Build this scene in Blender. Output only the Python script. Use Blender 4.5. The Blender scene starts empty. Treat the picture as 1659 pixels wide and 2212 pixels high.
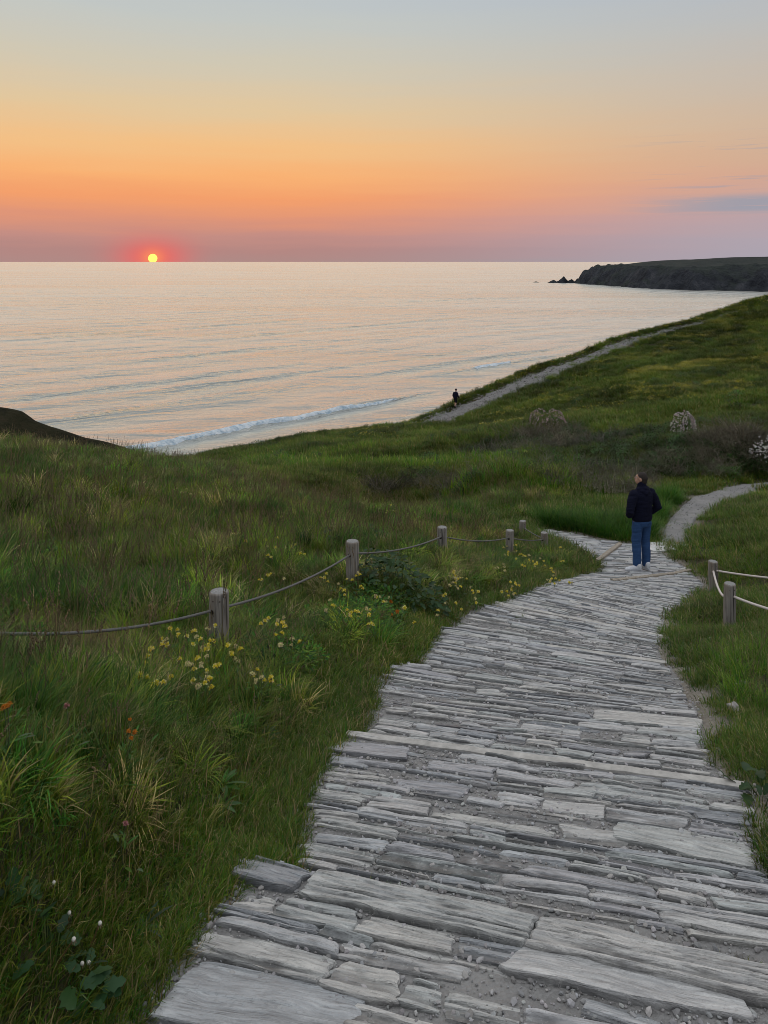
import bpy, bmesh, math, random
import numpy as np
from mathutils import Vector, Matrix, noise as mnoise

R = math.radians
random.seed(7)
rng = np.random.default_rng(11)
scene = bpy.context.scene
COL = scene.collection

# ------------------------------------------------------------------ camera
FPX, CX, VH = 1620.0, 829.5, 565.0      # focal length, centre column, horizon row of the 1659x2212 view
SEA = -38.0                             # sea level below the camera (m)
cam_d = bpy.data.cameras.new('camera')
cam = bpy.data.objects.new('camera', cam_d)
COL.objects.link(cam)
cam.location = (0, 0, 0)
cam.rotation_euler = (R(90), 0, 0)
cam_d.sensor_fit = 'VERTICAL'
cam_d.sensor_height = 36.0
cam_d.sensor_width = 27.0
cam_d.lens = 36.0 * FPX / 2212.0
cam_d.shift_y = -(1106.0 - VH) / 2212.0
cam_d.clip_start = 0.05
cam_d.clip_end = 200000
scene.camera = cam

# ------------------------------------------------------------------ render look
scene.render.engine = 'CYCLES'
scene.cycles.use_denoising = True
scene.cycles.max_bounces = 4
scene.cycles.diffuse_bounces = 1
scene.cycles.glossy_bounces = 2
scene.cycles.transmission_bounces = 2
scene.cycles.sample_clamp_indirect = 4
scene.cycles.adaptive_threshold = 0.015
scene.cycles.pixel_filter_type = 'BLACKMAN_HARRIS'
scene.cycles.filter_width = 0.85
scene.cycles.caustics_reflective = False
scene.cycles.caustics_refractive = False
scene.view_settings.view_transform = 'Standard'
scene.view_settings.look = 'None'
scene.view_settings.gamma = 1
scene.view_settings.exposure = 0.0

# ------------------------------------------------------------------ node helpers
def lin(c):
    def f(v):
        v /= 255.0
        return v / 12.92 if v <= 0.04045 else ((v + 0.055) / 1.055) ** 2.4
    return (f(c[0]), f(c[1]), f(c[2]), 1.0)

class NT:
    """small wrapper to write node trees compactly"""
    def __init__(self, tree):
        self.t = tree
        tree.nodes.clear()
    def n(self, typ, props=None, **inp):
        nd = self.t.nodes.new(typ)
        for k, v in (props or {}).items():
            setattr(nd, k, v)
        for k, v in inp.items():
            key = int(k[1:]) if k[0] == '_' and k[1:].isdigit() else k.replace('__', ' ')
            self.set(nd, key, v)
        return nd
    def set(self, nd, key, v):
        s = nd.inputs[key]
        if isinstance(v, bpy.types.NodeSocket):
            self.t.links.new(v, s)
        elif isinstance(v, bpy.types.Node):
            self.t.links.new(v.outputs[0], s)
        else:
            s.default_value = v
    def math(self, op, a, b=0.0, c=0.0, clamp=False):
        return self.n('ShaderNodeMath', {'operation': op, 'use_clamp': clamp}, _0=a, _1=b, _2=c).outputs[0]
    def mix(self, f, a, b, mode='MIX'):
        nd = self.n('ShaderNodeMix', {'data_type': 'RGBA', 'blend_type': mode, 'clamp_factor': True})
        self.set(nd, 0, f); self.set(nd, 6, a); self.set(nd, 7, b)
        return nd.outputs[2]
    def ramp(self, f, stops, interp='LINEAR'):
        nd = self.n('ShaderNodeValToRGB', _0=f)
        cr = nd.color_ramp
        cr.interpolation = interp
        while len(cr.elements) > 1:
            cr.elements.remove(cr.elements[-1])
        for i, (p, c) in enumerate(stops):
            e = cr.elements[0] if i == 0 else cr.elements.new(p)
            e.position = p
            e.color = c if len(c) == 4 else (*c, 1)
        return nd.outputs[0]
    def mr(self, v, a, b, c=0.0, d=1.0, interp='LINEAR'):
        nd = self.n('ShaderNodeMapRange', {'interpolation_type': interp})
        for k, val in enumerate((v, a, b, c, d)):
            self.set(nd, k, val)
        return nd.outputs[0]
    def noise(self, vec, scale, detail=3, rough=0.5, dist=0.0):
        nd = self.n('ShaderNodeTexNoise', Scale=scale, Detail=detail, Roughness=rough, Distortion=dist)
        if vec is not None:
            self.set(nd, 'Vector', vec)
        return nd.outputs[0]
    def mapping(self, vec, scale=(1, 1, 1), rot=(0, 0, 0), loc=(0, 0, 0)):
        nd = self.n('ShaderNodeMapping', Scale=scale, Rotation=rot, Location=loc)
        self.set(nd, 'Vector', vec)
        return nd.outputs[0]

# ------------------------------------------------------------------ world: the sky at sunset
SUN_AZ = math.atan((330 - CX) / FPX)          # left of the view axis
SUN_H = Vector((math.sin(SUN_AZ), math.cos(SUN_AZ), 0))
world = bpy.data.worlds.new('World')
scene.world = world
world.use_nodes = True
w = NT(world.node_tree)
tc = w.n('ShaderNodeTexCoord')
vecn = w.n('ShaderNodeVectorMath', {'operation': 'NORMALIZE'}, _0=tc.outputs['Generated']).outputs[0]
sp = w.n('ShaderNodeSeparateXYZ', _0=vecn)
elev = w.math('MULTIPLY', w.math('ARCSINE', sp.outputs[2]), 180 / math.pi)     # degrees
hor = w.n('ShaderNodeCombineXYZ', X=sp.outputs[0], Y=sp.outputs[1], Z=0.0).outputs[0]
horn = w.n('ShaderNodeVectorMath', {'operation': 'NORMALIZE'}, _0=hor).outputs[0]
dot = w.n('ShaderNodeVectorMath', {'operation': 'DOT_PRODUCT'}, _0=horn, _1=tuple(SUN_H)).outputs['Value']
daz = w.math('MULTIPLY', w.math('ARCCOSINE', w.math('MINIMUM', dot, 0.999999)), 180 / math.pi)
streak = w.noise(w.mapping(vecn, (2.5, 2.5, 38)), 1.6, 4, 0.55)
elev_w = w.math('ADD', elev, w.math('MULTIPLY', w.math('SUBTRACT', streak, 0.5), 1.5))
# non-linear elevation so that the low bands get the ramp's resolution
ef = w.math('POWER', w.math('DIVIDE', w.math('MAXIMUM', elev_w, 0.0), 90.0), 0.5)
def stops(lst):
    return [((max(e, 0) / 90.0) ** 0.5, lin(c)) for e, c in lst]
TOP = [(30, (212, 217, 220)), (50, (236, 239, 242)), (90, (248, 249, 252))]  # upper sky out of view, brightened towards the zenith to lift the ground
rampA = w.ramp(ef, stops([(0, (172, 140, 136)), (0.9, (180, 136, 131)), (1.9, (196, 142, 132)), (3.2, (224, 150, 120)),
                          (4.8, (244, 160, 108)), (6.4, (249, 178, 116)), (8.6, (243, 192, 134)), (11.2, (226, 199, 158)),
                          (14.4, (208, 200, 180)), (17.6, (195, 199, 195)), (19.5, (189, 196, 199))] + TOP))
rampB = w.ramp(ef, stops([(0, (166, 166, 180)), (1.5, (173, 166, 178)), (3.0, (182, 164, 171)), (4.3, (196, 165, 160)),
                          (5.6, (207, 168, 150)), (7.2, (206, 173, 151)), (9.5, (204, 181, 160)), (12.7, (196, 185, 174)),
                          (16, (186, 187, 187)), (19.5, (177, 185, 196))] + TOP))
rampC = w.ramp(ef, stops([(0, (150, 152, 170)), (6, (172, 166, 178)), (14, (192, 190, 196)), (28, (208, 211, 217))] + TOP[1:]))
fAB = w.mr(daz, 8.0, 53.0, 0, 1, 'SMOOTHSTEP')
fBC = w.mr(daz, 55.0, 130.0, 0, 1, 'SMOOTHSTEP')
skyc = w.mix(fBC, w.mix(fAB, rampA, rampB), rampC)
# red glow hugging the sun
ax = w.math('DIVIDE', daz, 2.5)
ay = w.math('DIVIDE', w.math('SUBTRACT', elev, 0.3), 1.35)
g2 = w.math('ADD', w.math('MULTIPLY', ax, ax), w.math('MULTIPLY', ay, ay))
glow = w.math('EXPONENT', w.math('MULTIPLY', g2, -1.0))
skyc = w.mix(w.math('MULTIPLY', glow, 0.68), skyc, lin((255, 84, 80)))
g3 = w.math('ADD', w.math('POWER', w.math('DIVIDE', daz, .75), 2.0), w.math('POWER', w.math('DIVIDE', w.math('SUBTRACT', elev, .3), .6), 2.0))
skyc = w.mix(w.math('MULTIPLY', w.math('EXPONENT', w.math('MULTIPLY', g3, -1.0)), .75), skyc, lin((255, 150, 96)))
# low banks of blue-grey cloud well to the right of the sun
cl = w.noise(w.mapping(vecn, (5, 5, 120), (0, R(1.2), 0), (0.37, 0.1, 0.0)), 1.3, 5, 0.6)
band = w.math('MULTIPLY', w.mr(elev, 3.1, 3.7, 0, 1, 'SMOOTHSTEP'), w.mr(elev, 4.9, 4.2, 0, 1, 'SMOOTHSTEP'))
band2 = w.math('MULTIPLY', w.mr(elev, 4.8, 5.2, 0, 1, 'SMOOTHSTEP'), w.mr(elev, 9.6, 8.0, 0, 0.6, 'SMOOTHSTEP'))
side = w.mr(daz, 33, 43, 0, 1, 'SMOOTHSTEP')
cm = w.math('MULTIPLY', side, w.math('ADD', w.math('MULTIPLY', band, w.mr(cl, 0.36, 0.5)), w.math('MULTIPLY', band2, w.mr(cl, 0.55, 0.63))))
skyc = w.mix(w.math('MULTIPLY', cm, 0.75), skyc, lin((146, 156, 172)))
# a little of the physical sky overhead
nishita = w.n('ShaderNodeTexSky', {'sky_type': 'NISHITA', 'sun_disc': False, 'sun_elevation': R(2.0),
                                   'sun_rotation': SUN_AZ, 'altitude': 40, 'dust_density': 2.0})
nb = w.n('ShaderNodeBackground', Color=nishita.outputs[0], Strength=0.15)
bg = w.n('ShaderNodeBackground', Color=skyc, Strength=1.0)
fN = w.mr(elev, 25, 70, 0, 0.12, 'SMOOTHSTEP')
wmix = w.n('ShaderNodeMixShader', _0=fN, _1=bg.outputs[0], _2=nb.outputs[0])
w.n('ShaderNodeOutputWorld', Surface=wmix.outputs[0])
world.cycles.sampling_method = 'MANUAL'
world.cycles.sample_map_resolution = 1024

sun_d = bpy.data.lights.new('sun_light', 'SUN')
sun_d.energy = 0.001
sun_d.color = (1.0, 0.42, 0.2)
sun_d.angle = R(3.0)
sun_l = bpy.data.objects.new('sun_light', sun_d)
COL.objects.link(sun_l)
sdir = Vector((SUN_H.x, SUN_H.y, math.tan(R(1.2)))).normalized()
sun_l.rotation_euler = sdir.to_track_quat('Z', 'Y').to_euler()
sun_l.location = (-20, 60, 20)

# ------------------------------------------------------------------ object helpers
def tag(o, label=None, cat=None, group=None, kind=None):
    if label: o['label'] = label
    if cat: o['category'] = cat
    if group: o['group'] = group
    if kind: o['kind'] = kind
    return o

def mesh_from(verts, faces, name='mesh', smooth=True):
    me = bpy.data.meshes.new(name)
    verts = np.asarray(verts, dtype=np.float32).reshape(-1, 3)
    if isinstance(faces, np.ndarray):
        nf, k = faces.shape
        me.vertices.add(len(verts)); me.vertices.foreach_set('co', verts.ravel())
        me.loops.add(nf * k); me.loops.foreach_set('vertex_index', faces.astype(np.int32).ravel())
        me.polygons.add(nf)
        me.polygons.foreach_set('loop_start', np.arange(0, nf * k, k, dtype=np.int32))
        me.update(calc_edges=True)
    else:
        me.from_pydata(verts.tolist(), [], faces)
    if smooth:
        me.polygons.foreach_set('use_smooth', np.ones(len(me.polygons), dtype=bool))
    me.update()
    return me

def obj(name, me, mat=None, parent=None, loc=None):
    o = bpy.data.objects.new(name, me)
    COL.objects.link(o)
    if mat is not None and me is not None:
        me.materials.clear(); me.materials.append(mat)
    if loc is not None: o.location = loc
    if parent is not None: o.parent = parent
    return o

def empty(name, loc, rz=0.0):
    o = bpy.data.objects.new(name, None)
    o.empty_display_size = 0.1
    COL.objects.link(o)
    o.location = loc
    o.rotation_euler = (0, 0, rz)
    return o

def grid_faces(nr, nc):
    i = np.arange(nr - 1)[:, None] * nc + np.arange(nc - 1)[None, :]
    return np.stack([i, i + 1, i + nc + 1, i + nc], -1).reshape(-1, 4)

# ------------------------------------------------------------------ numeric noise
def vnoise(x, y, seed=0):
    x = np.asarray(x, float); y = np.asarray(y, float)
    xi = np.floor(x).astype(np.int64); yi = np.floor(y).astype(np.int64)
    fx = x - xi; fy = y - yi
    fx = fx * fx * (3 - 2 * fx); fy = fy * fy * (3 - 2 * fy)
    def h(a, b):
        n = (a * 374761393 + b * 668265263 + seed * 1442695041) & 0x7fffffff
        n = ((n ^ (n >> 13)) * 1274126177) & 0x7fffffff
        n = ((n ^ (n >> 15)) * 2246822519) & 0x7fffffff
        return ((n ^ (n >> 14)) & 0xffff) / 65535.0
    a = h(xi, yi); b = h(xi + 1, yi); c = h(xi, yi + 1); d = h(xi + 1, yi + 1)
    return (a + (b - a) * fx) * (1 - fy) + (c + (d - c) * fx) * fy
def fbm(x, y, seed=0, oct=4, gain=0.5):
    s = 0; a = 1; t = 0
    for k in range(oct):
        s = s + a * (vnoise(np.asarray(x) * 2 ** k + 17.3 * k, np.asarray(y) * 2 ** k - 9.1 * k, seed + k) - 0.5)
        t += a; a *= gain
    return s / t * 2        # about -1..1
def sstep(a, b, x):
    t = np.clip((np.asarray(x, float) - a) / (b - a), 0, 1)
    return t * t * (3 - 2 * t)

# ------------------------------------------------------------------ ground shape
def P(u, v, d):
    return np.array([(u - CX) / FPX * d, d, -(v - VH) / FPX * d])

def poly_sdf(px, py, poly):
    """signed distance to a polygon, negative inside"""
    px = np.asarray(px, float); py = np.asarray(py, float)
    d = np.full(px.shape, 1e18); ins = np.zeros(px.shape, bool)
    n = len(poly)
    for i in range(n):
        ax_, ay_ = poly[i]; bx, by = poly[(i + 1) % n]
        ex, ey = bx - ax_, by - ay_
        wx, wy = px - ax_, py - ay_
        t = np.clip((wx * ex + wy * ey) / (ex * ex + ey * ey + 1e-12), 0, 1)
        d = np.minimum(d, (wx - ex * t) ** 2 + (wy - ey * t) ** 2)
        c = ((ay_ > py) != (by > py))
        with np.errstate(divide='ignore', invalid='ignore'):
            xin = ex * (py - ay_) / (by - ay_ + (1e-12 if by == ay_ else 0)) + ax_
        ins ^= c & (px < xin)
    d = np.sqrt(d)
    return np.where(ins, -d, d)

XC = ([-2, 2, 3, 5, 8, 10.6, 13.4, 17], [-1.2, .45, .5, .8, 1.7, 2.9, 4.4, 4.4])
STEPS = [0.3, 1.5, 2.72, 4.33, 5.95, 7.4, 8.9]      # step edges, distance along the path
def Hp0(x, y):
    """mean surface of the stone path"""
    x = np.asarray(x, float); y = np.asarray(y, float)
    z = np.where(y <= 13.4, -1.6 - 0.297 * y, -5.58 - 0.165 * (y - 13.4))
    z = np.where(y < 0, -1.6 - 0.22 * y, z)
    c = 0.095 * sstep(4.5, 7.5, y) * (1 - sstep(10.8, 13.2, y))
    return z - c * np.clip(x - np.interp(y, *XC), -2.2, 2.2)
def bcoord(x, y):
    return 0.3746 * np.asarray(x) + 0.9272 * np.asarray(y)
def Hp(x, y):
    b = bcoord(x, y)
    z = Hp0(x, y)
    dev = np.zeros(np.shape(z))
    for i in range(len(STEPS) - 1):
        f = (b - STEPS[i]) / (STEPS[i + 1] - STEPS[i])
        dev = np.where((f >= 0) & (f < 1), (f - 0.5) * 0.085, dev)
    return z + dev

def hit_f(u, v, fun, y0=1.0, y1=130.0):
    ys = np.geomspace(y0, y1, 4000)
    kx = (u - CX) / FPX; kz = -(v - VH) / FPX
    g = kz * ys - fun(kx * ys, ys)
    idx = np.where((g[:-1] > 0) & (g[1:] <= 0))[0]
    if len(idx) == 0: return None
    i = idx[0]; t = g[i] / (g[i] - g[i + 1])
    y = ys[i] + t * (ys[i + 1] - ys[i])
    return np.array([kx * y, y, kz * y])
def hp_hit(u, v): return hit_f(u, v, Hp0, 0.8, 60)

LEFT_EDGE = [(290, 2212), (340, 2110), (400, 2010), (470, 1945), (530, 1885), (622, 1868), (630, 1800), (655, 1705), (705, 1630),
             (758, 1590), (795, 1545), (800, 1490), (840, 1445), (900, 1418), (955, 1355), (1010, 1322), (1095, 1292),
             (1150, 1266), (1200, 1252), (1245, 1241), (1287, 1236), (1287, 1212), (1250, 1185), (1205, 1163)]
RIGHT_EDGE = [(1659, 1880), (1632, 1800), (1640, 1718), (1600, 1700), (1545, 1640), (1520, 1570), (1478, 1480), (1425, 1405), (1425, 1370),
              (1442, 1322), (1485, 1292), (1522, 1262), (1488, 1228), (1440, 1200), (1425, 1186)]
PATH = [(-2.3, -1.6), (-1.55, 0.2)] + [tuple(hp_hit(*p)[:2]) for p in LEFT_EDGE] + [(3.45, 17.2), (3.7, 17.8), (4.4, 17.1)]
PATH += [tuple(hp_hit(*p)[:2]) for p in ((1300, 1166), (1350, 1172), (1408, 1172))]
PATH += [tuple(hp_hit(*p)[:2]) for p in RIGHT_EDGE[::-1]] + [(1.62, 2.2), (1.4, 1.2), (0.9, 0.0), (0.2, -1.6)]

zg = lambda X, Y: hp_hit((2300 + .4653 * X) * .54, (1800 + .4653 * Y) * .54)[:2]
GL = [zg(*p) for p in ((735, 790), (760, 700), (800, 620), (880, 520), (960, 450), (1010, 400), (1150, 370), (1290, 322), (1450, 295), (1659, 280))]
GR = [zg(*p) for p in ((930, 815), (950, 700), (1000, 640), (1080, 560), (1170, 500), (1250, 440), (1400, 400), (1500, 360), (1580, 338), (1659, 320))]
GL += [np.array((GL[-1][0] + 4, GL[-1][1] + 1.2)), np.array((GL[-1][0] + 12, GL[-1][1] + 2.5))]
GR += [np.array((GR[-1][0] + 4, GR[-1][1] + .9)), np.array((GR[-1][0] + 12, GR[-1][1] + 1.8))]
GRAVEL = [tuple(p) for p in GL] + [tuple(p) for p in GR[::-1]]

CP = [  # ground points: column, row, distance
 (473, 1408, 5.9), (761, 1258, 8.4), (955, 1200, 11.2), (1100, 1200, 14), (1175, 1178, 15.5), (1130, 1155, 16.7), (975, 1118, 25),
 (0, 1420, 5), (0, 1710, 2.6), (0, 2110, 1.8), (150, 2250, 1.9), (0, 1215, 8), (0, 1060, 13), (0, 976, 19), (0, 962, 21.5), (250, 990, 20.5),
 (120, 973, 21), (250, 1055, 14.5), (500, 1055, 19), (500, 1155, 12), (700, 1105, 17), (330, 999, 23), (410, 1006, 25),
 (250, 1300, 7.3), (250, 1600, 3.9), (450, 1750, 3.4), (600, 1450, 5.6), (620, 1300, 7.9),
 (500, 1012, 36), (700, 1002, 39), (700, 1055, 27), (900, 1000, 37), (1000, 1062, 25), (1100, 1085, 21), (1200, 1120, 19.5),
 (450, 992, 47), (560, 967, 54), (700, 938, 59), (900, 916, 65), (984, 880, 71), (1100, 832, 74), (1230, 780, 78), (1400, 722, 82),
 (1520, 692, 85), (1659, 650, 90), (1150, 925, 42), (1300, 925, 40), (1480, 945, 32), (1620, 975, 27.5), (1300, 855, 55), (1500, 800, 58), (1650, 800, 55),
 (1650, 722, 72), (1650, 880, 40), (1000, 935, 52), (1450, 1055, 25.5), (1300, 1075, 23), (1580, 1040, 25.5),
 (1578, 1362, 9), (1540, 1280, 11.8), (1659, 1205, 12.8), (1659, 1105, 18.5), (1560, 1155, 15.8), (1659, 1360, 7.8), (1659, 1600, 5), (1659, 1800, 3.75)]
pts = [P(*c) for c in CP]
pts += [np.array(p, float) for p in [(-12, 27, -9), (-20, 30, -11), (-12, 36, -11.6), (-30, 36, -13), (-45, 30, -9), (-30, 20, -5.5), (-16, 12, -3.2), (-8, 0, -0.6), (-16, -2, -0.2),
      (-4, -3, -0.7), (-25, 6, -2), (12, 10, -4.0), (16, 2, -1.6), (5, -1, -1.3), (9, -5, -0.5), (18, 18, -5.2), (25, 25, -6), (30, 40, -6.2), (60, 60, -2), (60, 30, -4), (70, 95, -3), (45, 45, -5),
      (0, -6, -0.4), (3.2, 1.5, -2.0), (3.5, 3.0, -2.5)]]
for (x, y) in PATH[2:-4]:
    pts.append(np.array((x, y, float(Hp0(x, y)) + 0.03)))
for (x, y) in GRAVEL[1:10] + GRAVEL[-10:-1]:
    pts.append(np.array((x, y, float(Hp0(x, y)))))
pts = np.array(pts)
SC = 20.0
def tps_fit(p):
    X = p[:, :2] / SC; n = len(X)
    d2 = ((X[:, None] - X[None]) ** 2).sum(-1)
    K = np.where(d2 > 0, 0.5 * d2 * np.log(d2 + 1e-20), 0) + np.eye(n) * 2e-4
    A = np.zeros((n + 3, n + 3)); A[:n, :n] = K; A[:n, n] = 1; A[:n, n + 1:] = X; A[n, :n] = 1; A[n + 1:, :n] = X.T
    return np.linalg.solve(A, np.concatenate([p[:, 2], np.zeros(3)]))
TW = tps_fit(pts); TX = pts[:, :2] / SC
def tps(x, y):
    x = np.asarray(x, float); y = np.asarray(y, float); sh = x.shape
    X = np.stack([x.ravel(), y.ravel()], -1) / SC
    out = np.empty(len(X))
    for s in range(0, len(X), 20000):
        q = X[s:s + 20000]
        d2 = ((q[:, None] - TX[None]) ** 2).sum(-1)
        out[s:s + 20000] = (0.5 * d2 * np.log(d2 + 1e-20)) @ TW[:-3] + TW[-3] + q @ TW[-2:]
    return out.reshape(sh)

LIP = [(-90, 34), (-30, 44), (-14.5, 50.5), (-9, 55.5), (-4.7, 60.5), (2.9, 67), (7.7, 73.5), (15.2, 77.5), (23.2, 80.8), (36, 86.5), (47, 91.5), (90, 105)]
LIPPOLY = LIP + [(90, -40), (-90, -40)]
def path_sd(x, y): return poly_sdf(x, y, PATH)
def gravel_sd(x, y): return poly_sdf(x, y, GRAVEL)
def Hbase(x, y):
    x = np.asarray(x, float); y = np.asarray(y, float)
    z = tps(x, y)
    far = sstep(18, 40, y)
    z = z + fbm(x / 1.3, y / 1.3, 3, 3) * 0.09 + fbm(x / .55, y / .55, 8, 2) * 0.045 + fbm(x / 5, y / 5, 5, 3) * (0.05 + 0.22 * far)
    lip = poly_sdf(x, y, LIPPOLY)
    z = np.where(lip > 0, z - 0.25 * lip - 0.9 * np.maximum(lip - 1.0, 0) ** 1.15, z)
    z = z + 0.35 * np.exp(-((lip + 0.8) / 0.9) ** 2) * sstep(60, 70, y)
    return np.maximum(z, SEA - 4)
def H(x, y):
    x = np.asarray(x, float); y = np.asarray(y, float)
    z = Hbase(x, y)
    sd = path_sd(x, y)
    wgt = sstep(0.0, 0.55, sd)
    z = Hp(x, y) * (1 - wgt) + z * wgt
    z = z - 0.11 * sstep(0.02, -0.16, sd)
    gd = gravel_sd(x, y)
    gw = sstep(-0.05, 0.5, gd)
    z = np.where(sd > 0, (Hp0(x, y) - 0.05) * (1 - gw) + z * gw, z)
    return z
def hit(u, v): return hit_f(u, v, H)
FU = [hit(*p) for p in ((890, 917), (930, 902), (984, 878), (1030, 859), (1090, 835), (1200, 791), (1300, 752), (1420, 718), (1520, 695), (1590, 672))]
FL = [hit(*p) for p in ((975, 914), (1000, 902), (1030, 890), (1075, 868), (1110, 850), (1205, 812), (1290, 775), (1400, 731), (1520, 699), (1592, 675))]
DIRT = [tuple(p[:2]) for p in FU] + [tuple(p[:2]) for p in FL[::-1]]

# ------------------------------------------------------------------ materials
def new_mat(name):
    m = bpy.data.materials.new(name); m.use_nodes = True
    return m, NT(m.node_tree)

def finish(t, color, rough=0.8, normal=None, spec=0.5, **kw):
    b = t.n('ShaderNodeBsdfPrincipled')
    t.set(b, 'Base Color', color); t.set(b, 'Roughness', rough); t.set(b, 'Specular IOR Level', spec)
    for k, v in kw.items():
        t.set(b, k.replace('__', ' '), v)
    if normal is not None: t.set(b, 'Normal', normal)
    t.n('ShaderNodeOutputMaterial', Surface=b.outputs[0])
    return b
def bump(t, h, strength=0.5, dist=0.02, normal=None):
    nd = t.n('ShaderNodeBump', Strength=strength, Distance=dist)
    t.set(nd, 'Height', h)
    if normal is not None: t.set(nd, 'Normal', normal)
    return nd.outputs[0]

M = {}
def mat_soil():
    m, t = new_mat('soil')
    c = t.n('ShaderNodeNewGeometry').outputs['Position']
    n1 = t.noise(c, 0.9, 5, .6); n2 = t.noise(c, 22, 4, .6)
    col = t.ramp(n1, [(.3, (.022, .028, .010)), (.55, (.04, .038, .018)), (.75, (.03, .04, .012))])
    col = t.mix(t.mr(n2, .4, .8), col, (.06, .05, .03, 1))
    bare = t.n('ShaderNodeAttribute', {'attribute_name': 'bare', 'attribute_type': 'GEOMETRY'}).outputs['Fac']
    sand = t.ramp(n2, [(.3, (.15, .135, .115)), (.55, (.24, .22, .19)), (.8, (.34, .32, .285))])
    earth = t.ramp(n2, [(.3, (.045, .032, .022)), (.7, (.13, .09, .062))])
    fary = t.n('ShaderNodeSeparateXYZ', _0=c).outputs[1]
    col = t.mix(bare, col, t.mix(t.mr(fary, 40, 50), sand, earth))
    finish(t, col, .95, bump(t, n2, .6, .03), .2)
    return m
def mat_gravel(dark=1.0, name='gravel_bed'):
    m, t = new_mat(name)
    c = t.n('ShaderNodeNewGeometry').outputs['Position']
    n1 = t.noise(c, 2.2, 4, .6)
    v = t.n('ShaderNodeTexVoronoi', Scale=55.0, Vector=c)
    n2 = t.noise(c, 160, 3, .6)
    col = t.ramp(n1, [(.3, (.18 * dark, .176 * dark, .174 * dark)), (.6, (.27 * dark, .264 * dark, .26 * dark)), (.8, (.34 * dark, .332 * dark, .325 * dark))])
    cv = t.n('ShaderNodeSeparateColor', _0=v.outputs['Color']).outputs[0]
    col = t.mix(t.mr(cv, .2, 1, 0, .55), col, (.34 * dark, .335 * dark, .335 * dark, 1))
    h = t.math('ADD', t.math('MULTIPLY', v.outputs['Distance'], -1.0), t.math('MULTIPLY', n2, .4))
    finish(t, col, .9, bump(t, h, .9, .012), .3)
    return m
def mat_stone():
    m, t = new_mat('slate')
    tcn = t.n('ShaderNodeTexCoord'); oi = t.n('ShaderNodeObjectInfo')
    at = t.n('ShaderNodeAttribute', {'attribute_name': 'srand', 'attribute_type': 'GEOMETRY'})
    rnd = at.outputs['Fac']
    off = t.n('ShaderNodeCombineXYZ', X=t.math('MULTIPLY', rnd, 37.0), Y=t.math('MULTIPLY', rnd, 91.0), Z=t.math('MULTIPLY', rnd, 53.0)).outputs[0]
    lc = t.n('ShaderNodeAttribute', {'attribute_name': 'lco', 'attribute_type': 'GEOMETRY'}).outputs['Vector']
    c = t.n('ShaderNodeVectorMath', {'operation': 'ADD'}, _0=lc, _1=off).outputs[0]
    warp = t.noise(t.mapping(c, (3, 9, 9)), 1.0, 2)
    cw = t.n('ShaderNodeVectorMath', {'operation': 'ADD'}, _0=t.mapping(c, (5, 75, 30)), _1=t.n('ShaderNodeCombineXYZ', X=0.0, Y=t.math('MULTIPLY', warp, 9.0), Z=0.0).outputs[0]).outputs[0]
    strata = t.noise(cw, 1.0, 4, .62)
    blot = t.noise(c, 7, 4, .6)
    grain = t.noise(c, 140, 3, .65)
    col = t.ramp(strata, [(.30, (.27, .268, .265)), (.42, (.44, .44, .44)), (.56, (.56, .557, .55)), (.72, (.70, .692, .675))])
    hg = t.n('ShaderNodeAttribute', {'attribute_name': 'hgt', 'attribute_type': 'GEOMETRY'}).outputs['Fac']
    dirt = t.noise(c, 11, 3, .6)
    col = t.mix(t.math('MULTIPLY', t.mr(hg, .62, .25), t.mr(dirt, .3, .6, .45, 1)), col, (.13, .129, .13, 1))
    fine = t.noise(t.mapping(c, (11, 105, 60)), 1.0, 3, .65, .5)
    col = t.mix(t.mr(fine, .46, .36, 0, .42), col, (.15, .147, .142, 1))
    speck = t.noise(c, 55, 4, .7)
    col = t.mix(t.mr(speck, .42, .30, 0, .5), col, (.2, .2, .2, 1))
    col = t.mix(t.mr(speck, .6, .72, 0, .45), col, (.74, .73, .70, 1))
    tone = t.ramp(rnd, [(0, (.66, .70, .76)), (.14, (.84, .88, .93)), (.3, (1.03, 1.04, 1.06)), (.5, (1.10, 1.09, 1.06)), (.62, (.88, .94, .95)), (.75, (1.05, 1.04, 1.02)), (.88, (.98, .99, 1.03)), (1, (.76, .77, .83))])
    col = t.mix(1.0, col, tone, 'MULTIPLY')
    col = t.mix(t.mr(blot, .52, .72, 0, .5), col, (.33, .335, .35, 1))
    lich = t.noise(c, 30, 3, .7)
    col = t.mix(t.mr(lich, .66, .74, 0, .5), col, (.55, .56, .54, 1))
    h = t.math('ADD', t.math('ADD', t.math('MULTIPLY', strata, 1.0), t.math('MULTIPLY', fine, .3)), t.math('MULTIPLY', grain, .2))
    finish(t, col, t.mr(strata, .3, .7, .45, .6), bump(t, h, .8, .018), .5)
    return m
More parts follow.
